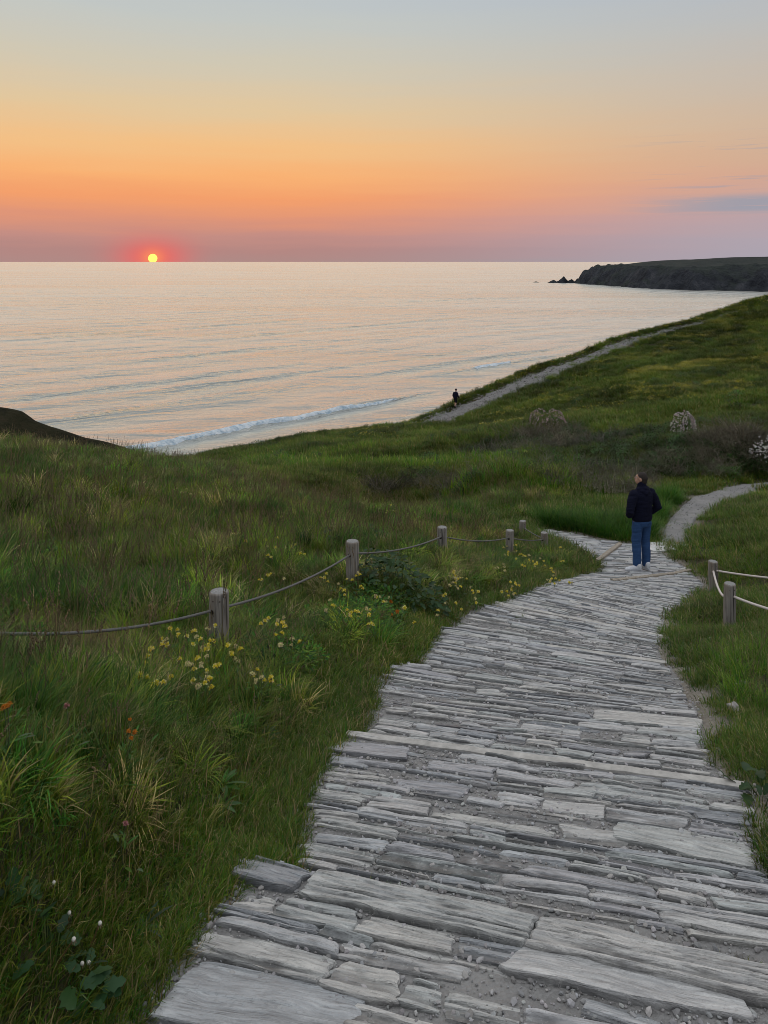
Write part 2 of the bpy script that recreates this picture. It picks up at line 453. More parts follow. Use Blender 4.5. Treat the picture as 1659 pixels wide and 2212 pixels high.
def mat_wood(name, base, dark, warm):
    m, t = new_mat(name)
    oc = t.n('ShaderNodeTexCoord').outputs['Object']
    oi = t.n('ShaderNodeObjectInfo').outputs['Random']
    off = t.n('ShaderNodeVectorMath', {'operation': 'ADD'}, _0=oc, _1=t.n('ShaderNodeCombineXYZ', X=t.math('MULTIPLY', oi, 9.), Y=0., Z=t.math('MULTIPLY', oi, 31.)).outputs[0]).outputs[0]
    g = t.noise(t.mapping(off, (60, 60, 2.5)), 1.0, 5, .6, .4)
    b = t.noise(t.mapping(off, (9, 9, 2.0)), 1.0, 3, .6)
    cr = t.noise(t.mapping(off, (38, 38, 1.1)), 1.0, 2, .5)
    col = t.ramp(g, [(.3, dark), (.5, base), (.72, tuple(min(1, v * 1.35) for v in base))])
    col = t.mix(t.mr(b, .45, .7, 0, .7), col, (*warm, 1))
    crack = t.mr(cr, .30, .36, 1, 0)
    col = t.mix(t.math('MULTIPLY', crack, .8), col, (.02, .018, .016, 1))
    h = t.math('SUBTRACT', g, t.math('MULTIPLY', crack, 1.5))
    finish(t, col, .85, bump(t, h, .5, .006), .25)
    return m
def mat_endgrain():
    m, t = new_mat('end_grain')
    oc = t.n('ShaderNodeTexCoord').outputs['Object']
    wv = t.n('ShaderNodeTexWave', {'wave_type': 'RINGS', 'rings_direction': 'Z'}, Scale=38.0, Distortion=2.5, Detail=3.0, Vector=oc)
    n = t.noise(oc, 60, 3)
    col = t.ramp(wv.outputs['Fac'], [(0, (.15, .145, .14)), (.5, (.33, .325, .32)), (1, (.45, .45, .45))])
    col = t.mix(t.mr(n, .4, .7, 0, .5), col, (.22, .22, .2, 1))
    finish(t, col, .85, bump(t, wv.outputs['Fac'], .5, .004), .25)
    return m
def mat_plain(name, col, rough=.8, nscale=40., var=.25, bstr=.3, bdist=.004, spec=.3, coord='Object', **kw):
    m, t = new_mat(name)
    c = t.n('ShaderNodeTexCoord').outputs[coord] if coord != 'Position' else t.n('ShaderNodeNewGeometry').outputs['Position']
    n = t.noise(c, nscale, 4, .6)
    a = tuple(max(0, v * (1 - var)) for v in col); b = tuple(min(1, v * (1 + var)) for v in col)
    finish(t, t.ramp(n, [(.3, a), (.7, b)]), rough, bump(t, n, bstr, bdist), spec, **kw)
    return m
def mat_leaf(name, rough=.5, trans=.3, spec=.22):
    """foliage: colour from the per-blade attribute times the per-plant tint"""
    m, t = new_mat(name)
    a = t.n('ShaderNodeAttribute', {'attribute_name': 'blade', 'attribute_type': 'GEOMETRY'})
    b = t.n('ShaderNodeAttribute', {'attribute_name': 'tint', 'attribute_type': 'INSTANCER'})
    col = t.mix(1.0, a.outputs['Color'], b.outputs['Color'], 'MULTIPLY')
    p = t.n('ShaderNodeBsdfPrincipled', Roughness=rough)
    t.set(p, 'Base Color', col); t.set(p, 'Specular IOR Level', spec)
    tr = t.n('ShaderNodeBsdfTranslucent', Color=col)
    mx = t.n('ShaderNodeMixShader', _0=trans, _1=p.outputs[0], _2=tr.outputs[0])
    t.n('ShaderNodeOutputMaterial', Surface=mx.outputs[0])
    return m
def mat_leaf_own(name, rough=.55, trans=.2, spec=.35):
    m, t = new_mat(name)
    a = t.n('ShaderNodeAttribute', {'attribute_name': 'blade', 'attribute_type': 'GEOMETRY'})
    col = a.outputs['Color']
    p = t.n('ShaderNodeBsdfPrincipled', Roughness=rough)
    t.set(p, 'Base Color', col); t.set(p, 'Specular IOR Level', spec)
    tr = t.n('ShaderNodeBsdfTranslucent', Color=col)
    mx = t.n('ShaderNodeMixShader', _0=trans, _1=p.outputs[0], _2=tr.outputs[0])
    t.n('ShaderNodeOutputMaterial', Surface=mx.outputs[0])
    return m
def mat_sea():
    m, t = new_mat('sea_water')
    c = t.n('ShaderNodeNewGeometry').outputs['Position']
    rot = (0, 0, R(-43))
    n1 = t.noise(t.mapping(c, (.55, 1.3, 1), rot), 1.0, 4, .62, .3)       # ripples
    n2 = t.noise(t.mapping(c, (.022, .085, 1), rot), 1.0, 3, .55, .4)     # chop lines
    n3 = t.noise(t.mapping(c, (.0022, .012, 1), (0, 0, R(-12))), 1.0, 3, .5)
    b1 = bump(t, n1, 1.0, .26)
    n4 = t.noise(t.mapping(c, (.006, .035, 1), (0, 0, R(-30))), 1.0, 3, .55, .3)
    b2 = bump(t, n4, 1.0, 3.0, bump(t, n2, 1.0, 1.6, b1))
    body = t.n('ShaderNodeBsdfDiffuse', Color=(.13, .165, .175, 1), Normal=b2)
    gl = t.n('ShaderNodeBsdfGlossy', Color=(1, .975, .91, 1), Roughness=t.mr(n3, .35, .7, .24, .32), Normal=b2)
    fr = t.n('ShaderNodeFresnel', IOR=1.5, Normal=b2)
    mx = t.n('ShaderNodeMixShader', _0=t.math('ADD', t.math('MULTIPLY', fr.outputs[0], 1.6), .11, clamp=True), _1=body.outputs[0], _2=gl.outputs[0])
    t.n('ShaderNodeOutputMaterial', Surface=mx.outputs[0])
    return m
def mat_foam():
    m, t = new_mat('sea_foam')
    c = t.n('ShaderNodeNewGeometry').outputs['Position']
    n = t.noise(c, .9, 5, .65); n2 = t.noise(c, 3.5, 4, .6)
    col = t.ramp(n, [(.35, (.30, .42, .52)), (.52, (.62, .70, .76)), (.7, (.82, .84, .86))])
    finish(t, col, .7, bump(t, t.math('ADD', n, n2), .8, .25), .3)
    return m
def mat_cliff():
    m, t = new_mat('cliff_rock')
    g = t.n('ShaderNodeNewGeometry')
    c = g.outputs['Position']
    slope = t.n('ShaderNodeSeparateXYZ', _0=g.outputs['Normal']).outputs[2]
    n = t.noise(t.mapping(c, (.06, .06, .02)), 1.0, 5, .65); n2 = t.noise(c, .35, 4, .6); n3 = t.noise(c, .02, 4, .6)
    rock = t.ramp(n, [(.3, (.012, .014, .019)), (.55, (.044, .049, .06)), (.75, (.10, .104, .115))])  # dark slate and grass tones, tinted blue in place of distance haze
    grass = t.ramp(n3, [(.3, (.024, .032, .031)), (.6, (.038, .047, .043)), (.8, (.055, .06, .054))])
    f = t.mr(t.math('ADD', slope, t.math('MULTIPLY', t.math('SUBTRACT', n3, .5), .9)), .62, .95)
    col = t.mix(f, rock, grass)
    finish(t, col, .9, bump(t, t.math('ADD', n, t.math('MULTIPLY', n2, .4)), 1.0, 9.0), .2)
    return m
def mat_heath():
    m, t = new_mat('heath')
    c = t.n('ShaderNodeNewGeometry').outputs['Position']
    n = t.noise(c, .35, 5, .7); n2 = t.noise(c, 2.2, 4, .7)
    col = t.ramp(n, [(.3, (.016, .016, .010)), (.55, (.035, .034, .017)), (.75, (.055, .044, .026))])
    finish(t, col, .95, bump(t, t.math('ADD', n, n2), 1.0, .8), .1)
    return m

M['soil'] = mat_soil()
M['gravel'] = mat_gravel()
M['slate'] = mat_stone()
M['post'] = mat_wood('weathered_wood', (.27, .25, .23), (.085, .078, .072), (.22, .17, .125))
M['end'] = mat_endgrain()
M['sea'] = mat_sea(); M['foam'] = mat_foam(); M['cliff'] = mat_cliff(); M['heath'] = mat_heath()
M['leaf'] = mat_leaf('foliage'); M['leaf_own'] = mat_leaf_own('plant_foliage')
M['petal'] = mat_leaf('petals', .9, .35, .05); M['petal_own'] = mat_leaf_own('flower_petals', .9, .35, .05)

# ------------------------------------------------------------------ terrain
ys = np.concatenate([np.linspace(-7, 1, 28)[:-1], np.geomspace(1.0 + 1, 127, 420) - 1])
def xs_for(n, m):
    s = np.linspace(-1, 1, n)
    return np.sinh(s * 4.2) / math.sinh(4.2) * m
xs = xs_for(300, 88) + 1.0
GX, GY = np.meshgrid(xs, ys)
GZ = H(GX, GY)
terrain = obj('ground', mesh_from(np.stack([GX, GY, GZ], -1).reshape(-1, 3), grid_faces(len(ys), len(xs))), M['soil'])
bare = (1 - sstep(0.0, 0.2, path_sd(GX, GY) - .04 * (GX > np.interp(GY, *XC)) + fbm(GX * 2.2, GY * 2.2, 71, 3) * .16)) + (1 - sstep(0, .25, gravel_sd(GX, GY)))
_dr = poly_sdf(GX, GY, DIRT) + fbm(GX / 2, GY / 2, 75, 3) * 1.1
bare = np.maximum(bare, .75 * (1 - sstep(.2, 1.6, _dr)) * (GY > 55))
at_ = terrain.data.attributes.new('bare', 'FLOAT', 'POINT'); at_.data.foreach_set('value', np.clip(bare, 0, 1).astype(np.float32).ravel())
tag(terrain, 'grassy coastal hillside sloping down to the sea', kind='structure')

# ------------------------------------------------------------------ sea
def wave_h(x, y):
    q = .73 * x - .685 * y; p = .685 * x + .73 * y
    wob = fbm(p / 90, q / 60, 21, 2) * 6
    fade = 1 - sstep(700, 2200, y)
    z = 0.32 * np.sin((q + wob) * 2 * math.pi / 23 + fbm(p / 140, q / 140, 5, 2) * 4) * (0.35 + 0.9 * vnoise(p / 60, q / 25, 9)) * fade
    z = z + fbm(x / 9, y / 9, 31, 3) * 0.16 * (1 - sstep(300, 900, y))
    for q0, sl, p0, p1, a in WAVES:
        qq = q - (q0 + sl * (p - (p0 + p1) / 2)) + fbm(p / 25, 0 * p, int(-q0), 2) * 2.0
        env = sstep(p0 - 25, p0 + 10, p) * (1 - sstep(p1 - 10, p1 + 35, p))
        z = z + a * env * np.where(qq > 0, np.exp(-(qq / 1.7) ** 2), np.exp(-(qq / 4.5) ** 2))
    return z
WAVES = [(-139.3, 0.0, 40, 152, 1.0), (-172, .05, 190, 330, .55), (-157, 0.02, 195, 260, .6), (-196, .04, 120, 250, .45), (-215, .02, 60, 190, .45),
         (-262, .03, 160, 380, .5), (-178, .0, 60, 130, .4), (-310, .02, 240, 520, .45), (-375, .02, 150, 420, .4), (-460, .02, 380, 760, .4)]
ry = 62 * (80000 / 62) ** np.linspace(0, 1, 620)
cx_ = np.concatenate([np.linspace(-4.5, -.75, 30)[:-1], np.linspace(-.75, .75, 420), np.linspace(.75, 4.5, 30)[1:]])
SX = ry[:, None] * cx_[None, :]; SY = np.repeat(ry[:, None], len(cx_), 1)
SZ = SEA + wave_h(SX, SY)
tag(obj('sea', mesh_from(np.stack([SX, SY, SZ], -1).reshape(-1, 3), grid_faces(len(ry), len(cx_))), M['sea']), 'calm pale sea reflecting the sunset sky', kind='structure')

def foam_strip(q0, sl, pm, p0, p1, w0, w1, lift, seed):
    """white water along a crest: a lumpy strip on the wave"""
    n = 260; k = 14
    pp = np.linspace(p0, p1, n)[:, None]; t = np.linspace(0, 1, k)[None, :]
    wid = (w0 + (w1 - w0) * (pp - p0) / (p1 - p0)) * (.65 + .7 * vnoise(pp / 7, 0 * pp, seed)) * np.sin(np.clip((pp - p0) / (p1 - p0), 0, 1) * math.pi) ** .35
    edge = fbm(pp / 3, 0 * pp, seed + 3, 3) * .9 - fbm(pp / 25, 0 * pp, int(-q0), 2) * 2.0
    q = q0 + sl * (pp - pm) + edge + 1.6 - t * wid
    p = pp + 0 * t
    x = .73 * q + .685 * p; y = -.685 * q + .73 * p
    nrm = (.73 ** 2 + .685 ** 2); x = x / nrm; y = y / nrm
    prof = np.sin(np.clip(t, 0, 1) * math.pi) ** .5
    z = SEA + wave_h(x, y) + prof * (lift + .2 * np.maximum(fbm(p / 1.6, q / 1.6, seed + 5, 3), -.5)) - .12 * (1 - prof)
    return mesh_from(np.stack([x, y, z], -1).reshape(-1, 3), grid_faces(n, k))
tag(obj('breaking_wave', foam_strip(-139.3, 0, 96, 62, 152, 4.6, 1.3, .2, 2), M['foam']), 'long white breaking wave rolling onto the shore', 'wave')
tag(obj('breaking_wave', foam_strip(-157, .02, 227, 214, 236, 3.2, 2.4, .12, 8), M['foam']), 'short patch of white surf beyond the far walker', 'wave')

# ------------------------------------------------------------------ headland, rocks, left spur
coast = [(338, 1312), (347, 1265), (352, 1200), (356, 1140), (366, 1090), (388, 1020), (408, 992), (440, 985), (470, 960), (486, 946), (520, 900), (640, 800), (900, 640), (1200, 640), (1200, 1600),
         (700, 1560), (460, 1440), (365, 1375)]
hx = np.linspace(318, 900, 260); hy = np.linspace(640, 1500, 300)
HX, HY = np.meshgrid(hx, hy)
sd = -poly_sdf(HX, HY, coast)
ins = sd + fbm(HX / 26, HY / 26, 41, 4) * 12 + fbm(HX / 90, HY / 90, 44, 2) * 8 + 3
top = 30 + 12 * sstep(0, 190, sd) + 9 * sstep(150, 520, HX - 338 + (1312 - HY) * .35) + fbm(HX / 70, HY / 70, 47, 3) * 2
cl = np.clip(ins / (42 + 14 * fbm(HX / 60, HY / 60, 45, 2)), 0, 1)
prof = np.where(cl < .42, cl * 1.55, .651 + (1 - .651) * (1 - (1 - (cl - .42) / .58) ** 2))
HZ = SEA + np.where(ins > 0, prof * top + (fbm(HX / 12, HY / 12, 51, 3) * 4.0 + fbm(HX / 30, HY / 30, 53, 3) * 4.0) * (cl < .95) * (cl > 0), ins * .4 - 1)
tag(obj('headland', mesh_from(np.stack([HX, HY, HZ], -1).reshape(-1, 3), grid_faces(len(hy), len(hx))), M['cliff']), 'dark rocky headland on the far side of the bay', kind='structure')

def sea_rock(u, v, d, wd, ht, lab, seed):
    n, k = 40, 14
    a = np.linspace(0, 2 * math.pi, n, endpoint=False)[None, :]; t = np.linspace(0, 1, k)[:, None]
    r = (1 - t) ** .8 * wd / 2 * (1 + .55 * fbm(np.cos(a) * 1.7 + seed + t, np.sin(a) * 1.7 + t * 2, seed, 3))
    x = r * np.cos(a) + t * wd * .06; y = r * np.sin(a) * .7; z = t * ht * (1 + .25 * fbm(np.cos(a) * 2 + 9, np.sin(a) * 2 + t, seed + 2, 3)) - .5
    vs = np.stack([x, y, z + 0 * a], -1).reshape(-1, 3)
    f = []
    for i in range(k - 1):
        for j in range(n):
            f.append((i * n + j, i * n + (j + 1) % n, (i + 1) * n + (j + 1) % n, (i + 1) * n + j))
    p = P(u, v, d)
    tag(obj('sea_rock', mesh_from(vs, np.array(f)), M['cliff'], loc=(p[0], p[1], SEA)), lab, 'rock', 'rocks off the headland')
dR = 38 * FPX / (611 - VH)
sea_rock(1194, 611, dR, 20, 5.5, 'low flat sea rock, outermost of the row joined to the headland', 3)
sea_rock(1216, 611, dR - 5, 21, 11.5, 'pointed sea stack, tallest rock off the headland tip', 5)
sea_rock(1233, 611, dR - 8, 18, 7, 'small rock between the pointed stack and the cliff foot', 9)
sea_rock(1247, 611, dR - 12, 20, 8, 'rock ledge joined to the foot of the headland cliff', 15)
sea_rock(1205, 611, dR + 4, 16, 3.5, 'low rock lying between the outermost rock and the pointed stack', 18)
sea_rock(1157, 611, dR + 30, 15, 2.2, 'tiny rock awash, farthest out from the headland', 12)

sx = np.linspace(-120, -14, 150); sy = np.linspace(52, 150, 110)
QX, QY = np.meshgrid(sx, sy)
uu = CX + FPX * QX / 92
skyv = np.interp(uu, [-1200, -200, 0, 42, 70, 130, 200, 285, 330, 420], [820, 862, 877, 884, 905, 926, 946, 968, 985, 1040])
ridge = -(skyv - VH) / FPX * 92 + fbm(QX / 6, QY / 6, 61, 3) * .5
dy = QY - 92
QZ = ridge - np.where(dy < 0, .32 * -dy + .004 * dy * dy, .5 * dy + .015 * dy * dy) + fbm(QX / 4, QY / 4, 63, 4) * .5 * sstep(0, 8, -dy)
tag(obj('hill', mesh_from(np.stack([QX, QY, np.maximum(QZ, SEA - 3)], -1).reshape(-1, 3), grid_faces(len(sy), len(sx))), M['heath']), 'dark heathy spur at the left above the sea', kind='structure')

# ------------------------------------------------------------------ the setting sun
def sphere_mesh(r, nu=32, nv=16, name='sphere'):
    bm = bmesh.new(); bmesh.ops.create_uvsphere(bm, u_segments=nu, v_segments=nv, radius=r)
    me = bpy.data.meshes.new(name); bm.to_mesh(me); bm.free()
    me.polygons.foreach_set('use_smooth', np.ones(len(me.polygons), dtype=bool))
    return me
ms, ts = new_mat('sun_disc')
em = ts.n('ShaderNodeEmission', Color=lin((255, 232, 105)), Strength=1.5)
ts.n('ShaderNodeOutputMaterial', Surface=em.outputs[0])
pS = P(330, 558, 60000)
tag(obj('sun', sphere_mesh(60000 * 9.6 / FPX), ms, loc=tuple(pS)), 'yellow sun disc setting into the sea horizon', 'sun')

# ------------------------------------------------------------------ stone path
bx0, by0 = np.array(PATH).min(0) - .2; bx1, by1 = np.array(PATH).max(0) + .2
gx = np.arange(bx0, bx1, .05); gy = np.arange(by0, by1, .05)
BX, BY = np.meshgrid(gx, gy)
bsd = path_sd(BX, BY)
BZ = Hp(BX, BY) - .014 + fbm(BX * 3, BY * 3, 81, 3) * .008 - .10 * sstep(.0, .12, bsd)
keep = (bsd < .14)
fc = grid_faces(len(gy), len(gx))
fc = fc[keep.ravel()[fc].all(1)]
used, inv = np.unique(fc, return_inverse=True)
path = obj('stone_path', mesh_from(np.stack([BX, BY, BZ], -1).reshape(-1, 3)[used], inv.reshape(fc.shape)), M['gravel'])
tag(path, 'pale slate path with gritty joints winding downhill', kind='structure')

def wline(a, b):
    return hp_hit(*a)[:2], hp_hit(*b)[:2]
d22 = np.array((.9272, -.3746)); t22 = np.array((.3746, .9272))
def bline(b):
    c = t22 * b + d22 * .3
    return c - d22 * 1.3, c + d22 * 1.3
GUIDES = [bline(-1.0), bline(1.2), wline((540, 1878), (1659, 2090)), wline((755, 1590), (1635, 1710)), wline((870, 1432), (1460, 1515)),
          wline((963, 1355), (1426, 1423)), wline((1088, 1303), (1453, 1377)), wline((1164, 1284), (1442, 1340)), wline((1215, 1250), (1500, 1280)),
          wline((1280, 1224), (1500, 1233)), wline((1200, 1164), (1440, 1174)), (np.array((3.2, 17.9)), np.array((4.6, 18.1)))]
def guide_at(s):
    i = min(int(s), len(GUIDES) - 2); f = s - i
    L = GUIDES[i][0] * (1 - f) + GUIDES[i + 1][0] * f; Rr = GUIDES[i][1] * (1 - f) + GUIDES[i + 1][1] * f
    return L, Rr

def stone_mesh(c, dv, L, W, th, seed, nx, ny, rough=1.0, slab=False, taper=0.0):
    """one slate: ridged top, uneven outline, vertical sides; local x runs along the stone"""
    r = np.random.default_rng(seed)
    nv_ = np.array((-dv[1], dv[0]))
    sx_ = np.linspace(-1, 1, nx)[None, :]; ty = np.linspace(-1, 1, ny)[:, None]
    ph = r.uniform(0, 100)
    # outline: width varies along the length, ends are skewed and ragged
    wv = 1 + (.05 if slab else .13) * fbm(sx_ * L * 3 + ph, 0 * sx_, seed % 977, 2) - taper * sx_
    corner = 1 - .16 * np.abs(sx_) ** 14 * r.uniform(0, 1)
    cy = ty * W / 2 * wv * corner + .10 * W * fbm(sx_ * L * 2.4 + ph, 5 + 0 * sx_, seed % 971, 2)
    ex = r.uniform(-.3, .3) * W
    endj = fbm(ty * W * 14 + ph, 3 + 0 * ty, seed % 967, 2) * .014 * min(1, L / .3)
    cx = sx_ * L / 2 + ty * ex * np.sign(sx_) * .6 * np.abs(sx_) + endj * np.abs(sx_) ** 3
    # relief: layers of slate standing at different heights
    fr = r.uniform(34, 70)
    lay = (cy + .012 * fbm(cx * 4 + ph, cy * 10, seed % 953, 2)) * fr + ph
    st = np.floor(lay); ff = lay - st
    hh = vnoise(st * 1.7, np.floor(cx * 2.2 + st * 3.1) * .0 + fbm(cx * 5 + st * 7.3, st * 1.9, seed % 947, 2) * 1.2, seed % 941)
    hh2 = vnoise((st + 1) * 1.7, fbm(cx * 5 + (st + 1) * 7.3, (st + 1) * 1.9, seed % 947, 2) * 1.2, seed % 941)
    ledge = hh + (hh2 - hh) * sstep(.75, 1.0, ff)
    ledge = sstep(.22, .78, ledge)
    amp = (.005 if slab else .0155) * rough
    z = (ledge - .6) * amp + fbm(cx * 5 + ph, cy * 9, seed % 937, 3) * .004 * rough
    z = z - .006 * rough * np.maximum(np.abs(sx_) - .9, 0) / .1 * r.uniform(.0, 1)
    z = z + r.uniform(-.006, .006) * sx_ + r.uniform(-.006, .006) * ty
    top = np.stack([cx, cy, z], -1)
    X = c[0] + dv[0] * cx + nv_[0] * cy; Y = c[1] + dv[1] * cx + nv_[1] * cy
    cz = float(Hp(*c))
    Zg = Hp0(X, Y) + (cz - float(Hp0(*c)))
    Zw = Zg + z
    n = nx * ny
    idx = np.arange(n).reshape(ny, nx)
    ring = np.concatenate([idx[0, :], idx[1:, -1], idx[-1, -2::-1], idx[-2:0:-1, 0]])
    wt = np.stack([X, Y, Zw], -1).reshape(-1, 3)
    lc = top.reshape(-1, 3)
    # rounded shoulder then side
    cen = np.array((c[0], c[1], 0))
    s1 = wt[ring] + np.array((0, 0, -1)) * .010; s1[:, :2] += (s1[:, :2] - c) * (.004 / max(W, .05))
    s2 = s1.copy(); s2[:, 2] -= th
    vs = np.concatenate([wt, s1, s2]); lcs = np.concatenate([lc, lc[ring] - (0, 0, .02), lc[ring] - (0, 0, .06)])
    f = list(map(tuple, grid_faces(ny, nx)))
    k = len(ring)
    for j in range(k):
        a, b = ring[j], ring[(j + 1) % k]
        f.append((a, n + j, n + (j + 1) % k, b))
        f.append((n + j, n + k + j, n + k + (j + 1) % k, n + (j + 1) % k))
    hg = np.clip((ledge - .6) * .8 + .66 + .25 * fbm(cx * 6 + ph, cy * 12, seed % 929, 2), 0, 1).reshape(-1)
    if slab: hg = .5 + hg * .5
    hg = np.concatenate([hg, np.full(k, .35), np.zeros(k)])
    return vs, f, lcs, (ny - 1) * (nx - 1), hg

STONES = []           # (centre, direction, length, width, slab?, kind)
def clip_row(Lp, Rp):
    dv = (Rp - Lp); ln = np.linalg.norm(dv); dv = dv / ln
    a = np.arange(-2.5, ln + 2.5, .02)
    q = Lp[None] + dv[None] * a[:, None]
    ins = path_sd(q[:, 0], q[:, 1]) < -.03 + .03 * math.sin(Lp[1] * 37)
    runs = []; i = 0
    while i < len(a):
        if ins[i]:
            j = i
            while j + 1 < len(a) and ins[j + 1]: j += 1
            if a[j] - a[i] > .12: runs.append((a[i], a[j]))
            i = j + 1
        else: i += 1
    return dv, runs
rs = random.Random(5)
s = 0.0
edge_at = {2: 'big', 3: 'beam', 4: 'half', 5: 'beam', 6: 'beam', 7: 'part'}
rows = []; BEAMS = []
for gi in range(len(GUIDES) - 1):
    L0, R0 = GUIDES[gi]; L1, R1 = GUIDES[gi + 1]
    n0 = (L0 + R0) / 2; n1 = (L1 + R1) / 2
    dn = (R0 - L0) / np.linalg.norm(R0 - L0)
    gap = abs(np.dot(n1 - n0, np.array((-dn[1], dn[0]))))
    pos = 0.0
    if gi in edge_at:
        rows.append((gi + 0.0, edge_at[gi], 0)); pos = {'big': .17, 'beam': .075, 'half': .07, 'part': .06}[edge_at[gi]]
    while pos < gap - .05:
        y = n0[1] + (n1[1] - n0[1]) * pos / gap
        near = y < 6.2
        wd = rs.choice([.05, .06, .07, .08, .095, .115, .14]) if near else rs.choice([.055, .065, .08, .095, .115])
        if y > 12.5: wd = rs.choice([.08, .1, .12, .14])
        if gap - pos < wd * 1.5: wd = gap - pos
        rows.append((gi + (pos + wd / 2) / gap, 'row', wd)); pos += wd
for sv, kind, wd in rows:
    Lp, Rp = guide_at(sv)
    Lp = Lp + np.array((rs.uniform(-.02, .02), rs.uniform(-.02, .02)))
    dv, runs = clip_row(Lp, Rp)
    if kind == 'big':
        c0 = hp_hit(540, 1878)[:2] + t22 * -.05
        for (a0, a1, wv) in ((-.02, .27, .15), (.31, 1.17, .17), (1.19, 2.15, .19)):
            STONES.append((c0 + d22 * (a0 + a1) / 2, d22, (a1 - a0), wv, True, 'step')); 
        continue
    if kind in ('beam', 'half', 'part'):
        for (a0, a1) in runs:
            b0, b1 = {'beam': (0, 1), 'half': (0, .42), 'part': (.35, 1)}[kind]
            A0, A1 = a0 + (a1 - a0) * b0, a0 + (a1 - a0) * b1
            if kind == 'beam': A0 -= .04; A1 += .05
            BEAMS.append((Lp + dv * A0, Lp + dv * A1))
        continue
    for (a0, a1) in runs:
        a = a0 + rs.uniform(0, .06)
        while a < a1 - .06:
            c = Lp + dv * a
            near = c[1] < 6.2
            ln = rs.uniform(.14, .44) * (1.25 if wd < .1 else 1.0) * (1 if near else .95)
            if rs.random() < .12: ln *= 1.5
            if c[1] > 12.5: ln = rs.uniform(.22, .5)
            ln = min(ln, a1 - a)
            if a1 - a - ln < .12: ln = a1 - a
            miss = vnoise(c[0] * 2.3, c[1] * 2.3, 301) > .74 and rs.random() < (.06 if c[1] < 4.6 else .34)
            if not miss and rs.random() > .03 and ln > .06:
                gapx = rs.uniform(.010, .034)
                STONES.append((Lp + dv * (a + ln / 2), dv, max(ln - gapx, .05), max(wd - rs.uniform(.009, .030) * (1 if near else 1.1), .028), False, 'row'))
            a += ln
# large flat slabs that interrupt the courses (disp corner pairs: left, right, width)
SLABS = [((380, 2125), (780, 2200), .26), ((1330, 1790), (1625, 1850), .24), ((1283, 1545), (1512, 1568), .20), ((722, 1618), (880, 1640), .17), ((1130, 2060), (1590, 2160), .26), ((1195, 1418), (1320, 1432), .16), ((1330, 1432), (1425, 1445), .16)]
slabs = []
for A, B, wv in SLABS:
    a, b = wline(A, B); c = (a + b) / 2; dv = (b - a) / np.linalg.norm(b - a)
    slabs.append((c, dv, np.linalg.norm(b - a), wv))
def in_slab(st):
    for (c, dv, L, W) in slabs:
        e = st[0] - c; al = np.dot(e, dv); ac = np.dot(e, np.array((-dv[1], dv[0])))
        if abs(al) < L / 2 + st[2] * .12 and abs(ac) < W / 2 + st[3] * .22: return True
    return False
slabs += [(st[0], st[1], st[2], st[3]) for st in STONES if st[5] == 'step']
STONES = [st for st in STONES if st[5] != 'row' or not in_slab(st)]
slabs = slabs[:len(SLABS)]
STONES += [(c, dv, L, W, True, 'slab') for (c, dv, L, W) in slabs]
def shown(st):
    c = st[0]; y = max(c[1], .8)
    z = float(Hp0(*c)); u = CX + FPX * c[0] / y; v = VH - FPX * z / y
    if c[1] < 1.6 or u < -60 or u > 1720 or v > 2300: return 0
    return st[2] * st[3] / y ** 2 * (-z / y) + (1 if st[5] != 'row' else 0)
order = sorted(range(len(STONES)), key=lambda i: -shown(STONES[i]))
JV, JF, JL, JR, JS, JH = [], [], [], [], [], []; jn = 0
for rank, i in enumerate(order):
    c, dv, L, W, slab, kind = STONES[i]
    if kind == 'row':
        ra = rs.gauss(0, .022); dv = np.array((dv[0] * math.cos(ra) - dv[1] * math.sin(ra), dv[0] * math.sin(ra) + dv[1] * math.cos(ra)))
    y = max(c[1], 1.5)
    pxm = 740 / y
    nx = int(np.clip(L * pxm / 6, 5, 36)); ny = int(np.clip(W * pxm / 1.25, 4, 40))
    if rank >= 296: nx, ny = min(nx, 7), min(ny, 4)
    seed = 1000 + i
    cc = np.array(c)
    vs, f, lcs, ntop, hg = stone_mesh(cc, dv, L, W, .07, seed, nx, ny, rough=.9 if kind == 'step' else .8, slab=slab and kind == 'slab')
    dz = {'edge': .010, 'step': .010, 'slab': .003, 'row': 0}[kind] + rs.uniform(-.007, .007) * (kind == 'row')
    vs[:, 2] += dz
    sr = rs.random()
    if rank >= 296: hg = np.clip(hg + .13, 0, 1)  # smaller far stones made paler, grazing sheen put into their colour
    if kind == 'edge': sr = .5
    if rank < 296:
        o3 = np.array((c[0], c[1], float(Hp(*c))))
        me = mesh_from(vs - o3, f, 'stone')
        me.polygons.foreach_set('use_smooth', np.zeros(len(f), dtype=bool))
        a = me.attributes.new('lco', 'FLOAT_VECTOR', 'POINT'); a.data.foreach_set('vector', np.ascontiguousarray(lcs, dtype=np.float32).ravel())
        a = me.attributes.new('srand', 'FLOAT', 'POINT'); a.data.foreach_set('value', np.full(len(vs), sr, np.float32))
        a = me.attributes.new('hgt', 'FLOAT', 'POINT'); a.data.foreach_set('value', hg.astype(np.float32))
        obj({'row': 'paving_stone', 'slab': 'slab', 'step': 'step_stone', 'edge': 'step_edge'}[kind], me, M['slate'], path, tuple(o3))
    else:
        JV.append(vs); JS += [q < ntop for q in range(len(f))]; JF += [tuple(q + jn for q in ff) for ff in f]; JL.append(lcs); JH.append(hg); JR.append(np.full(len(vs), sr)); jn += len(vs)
me = mesh_from(np.concatenate(JV), JF, 'far_stones')
me.polygons.foreach_set('use_smooth', np.array(JS))
a = me.attributes.new('lco', 'FLOAT_VECTOR', 'POINT'); a.data.foreach_set('vector', np.concatenate(JL).astype(np.float32).ravel())
a = me.attributes.new('srand', 'FLOAT', 'POINT'); a.data.foreach_set('value', np.concatenate(JR).astype(np.float32))
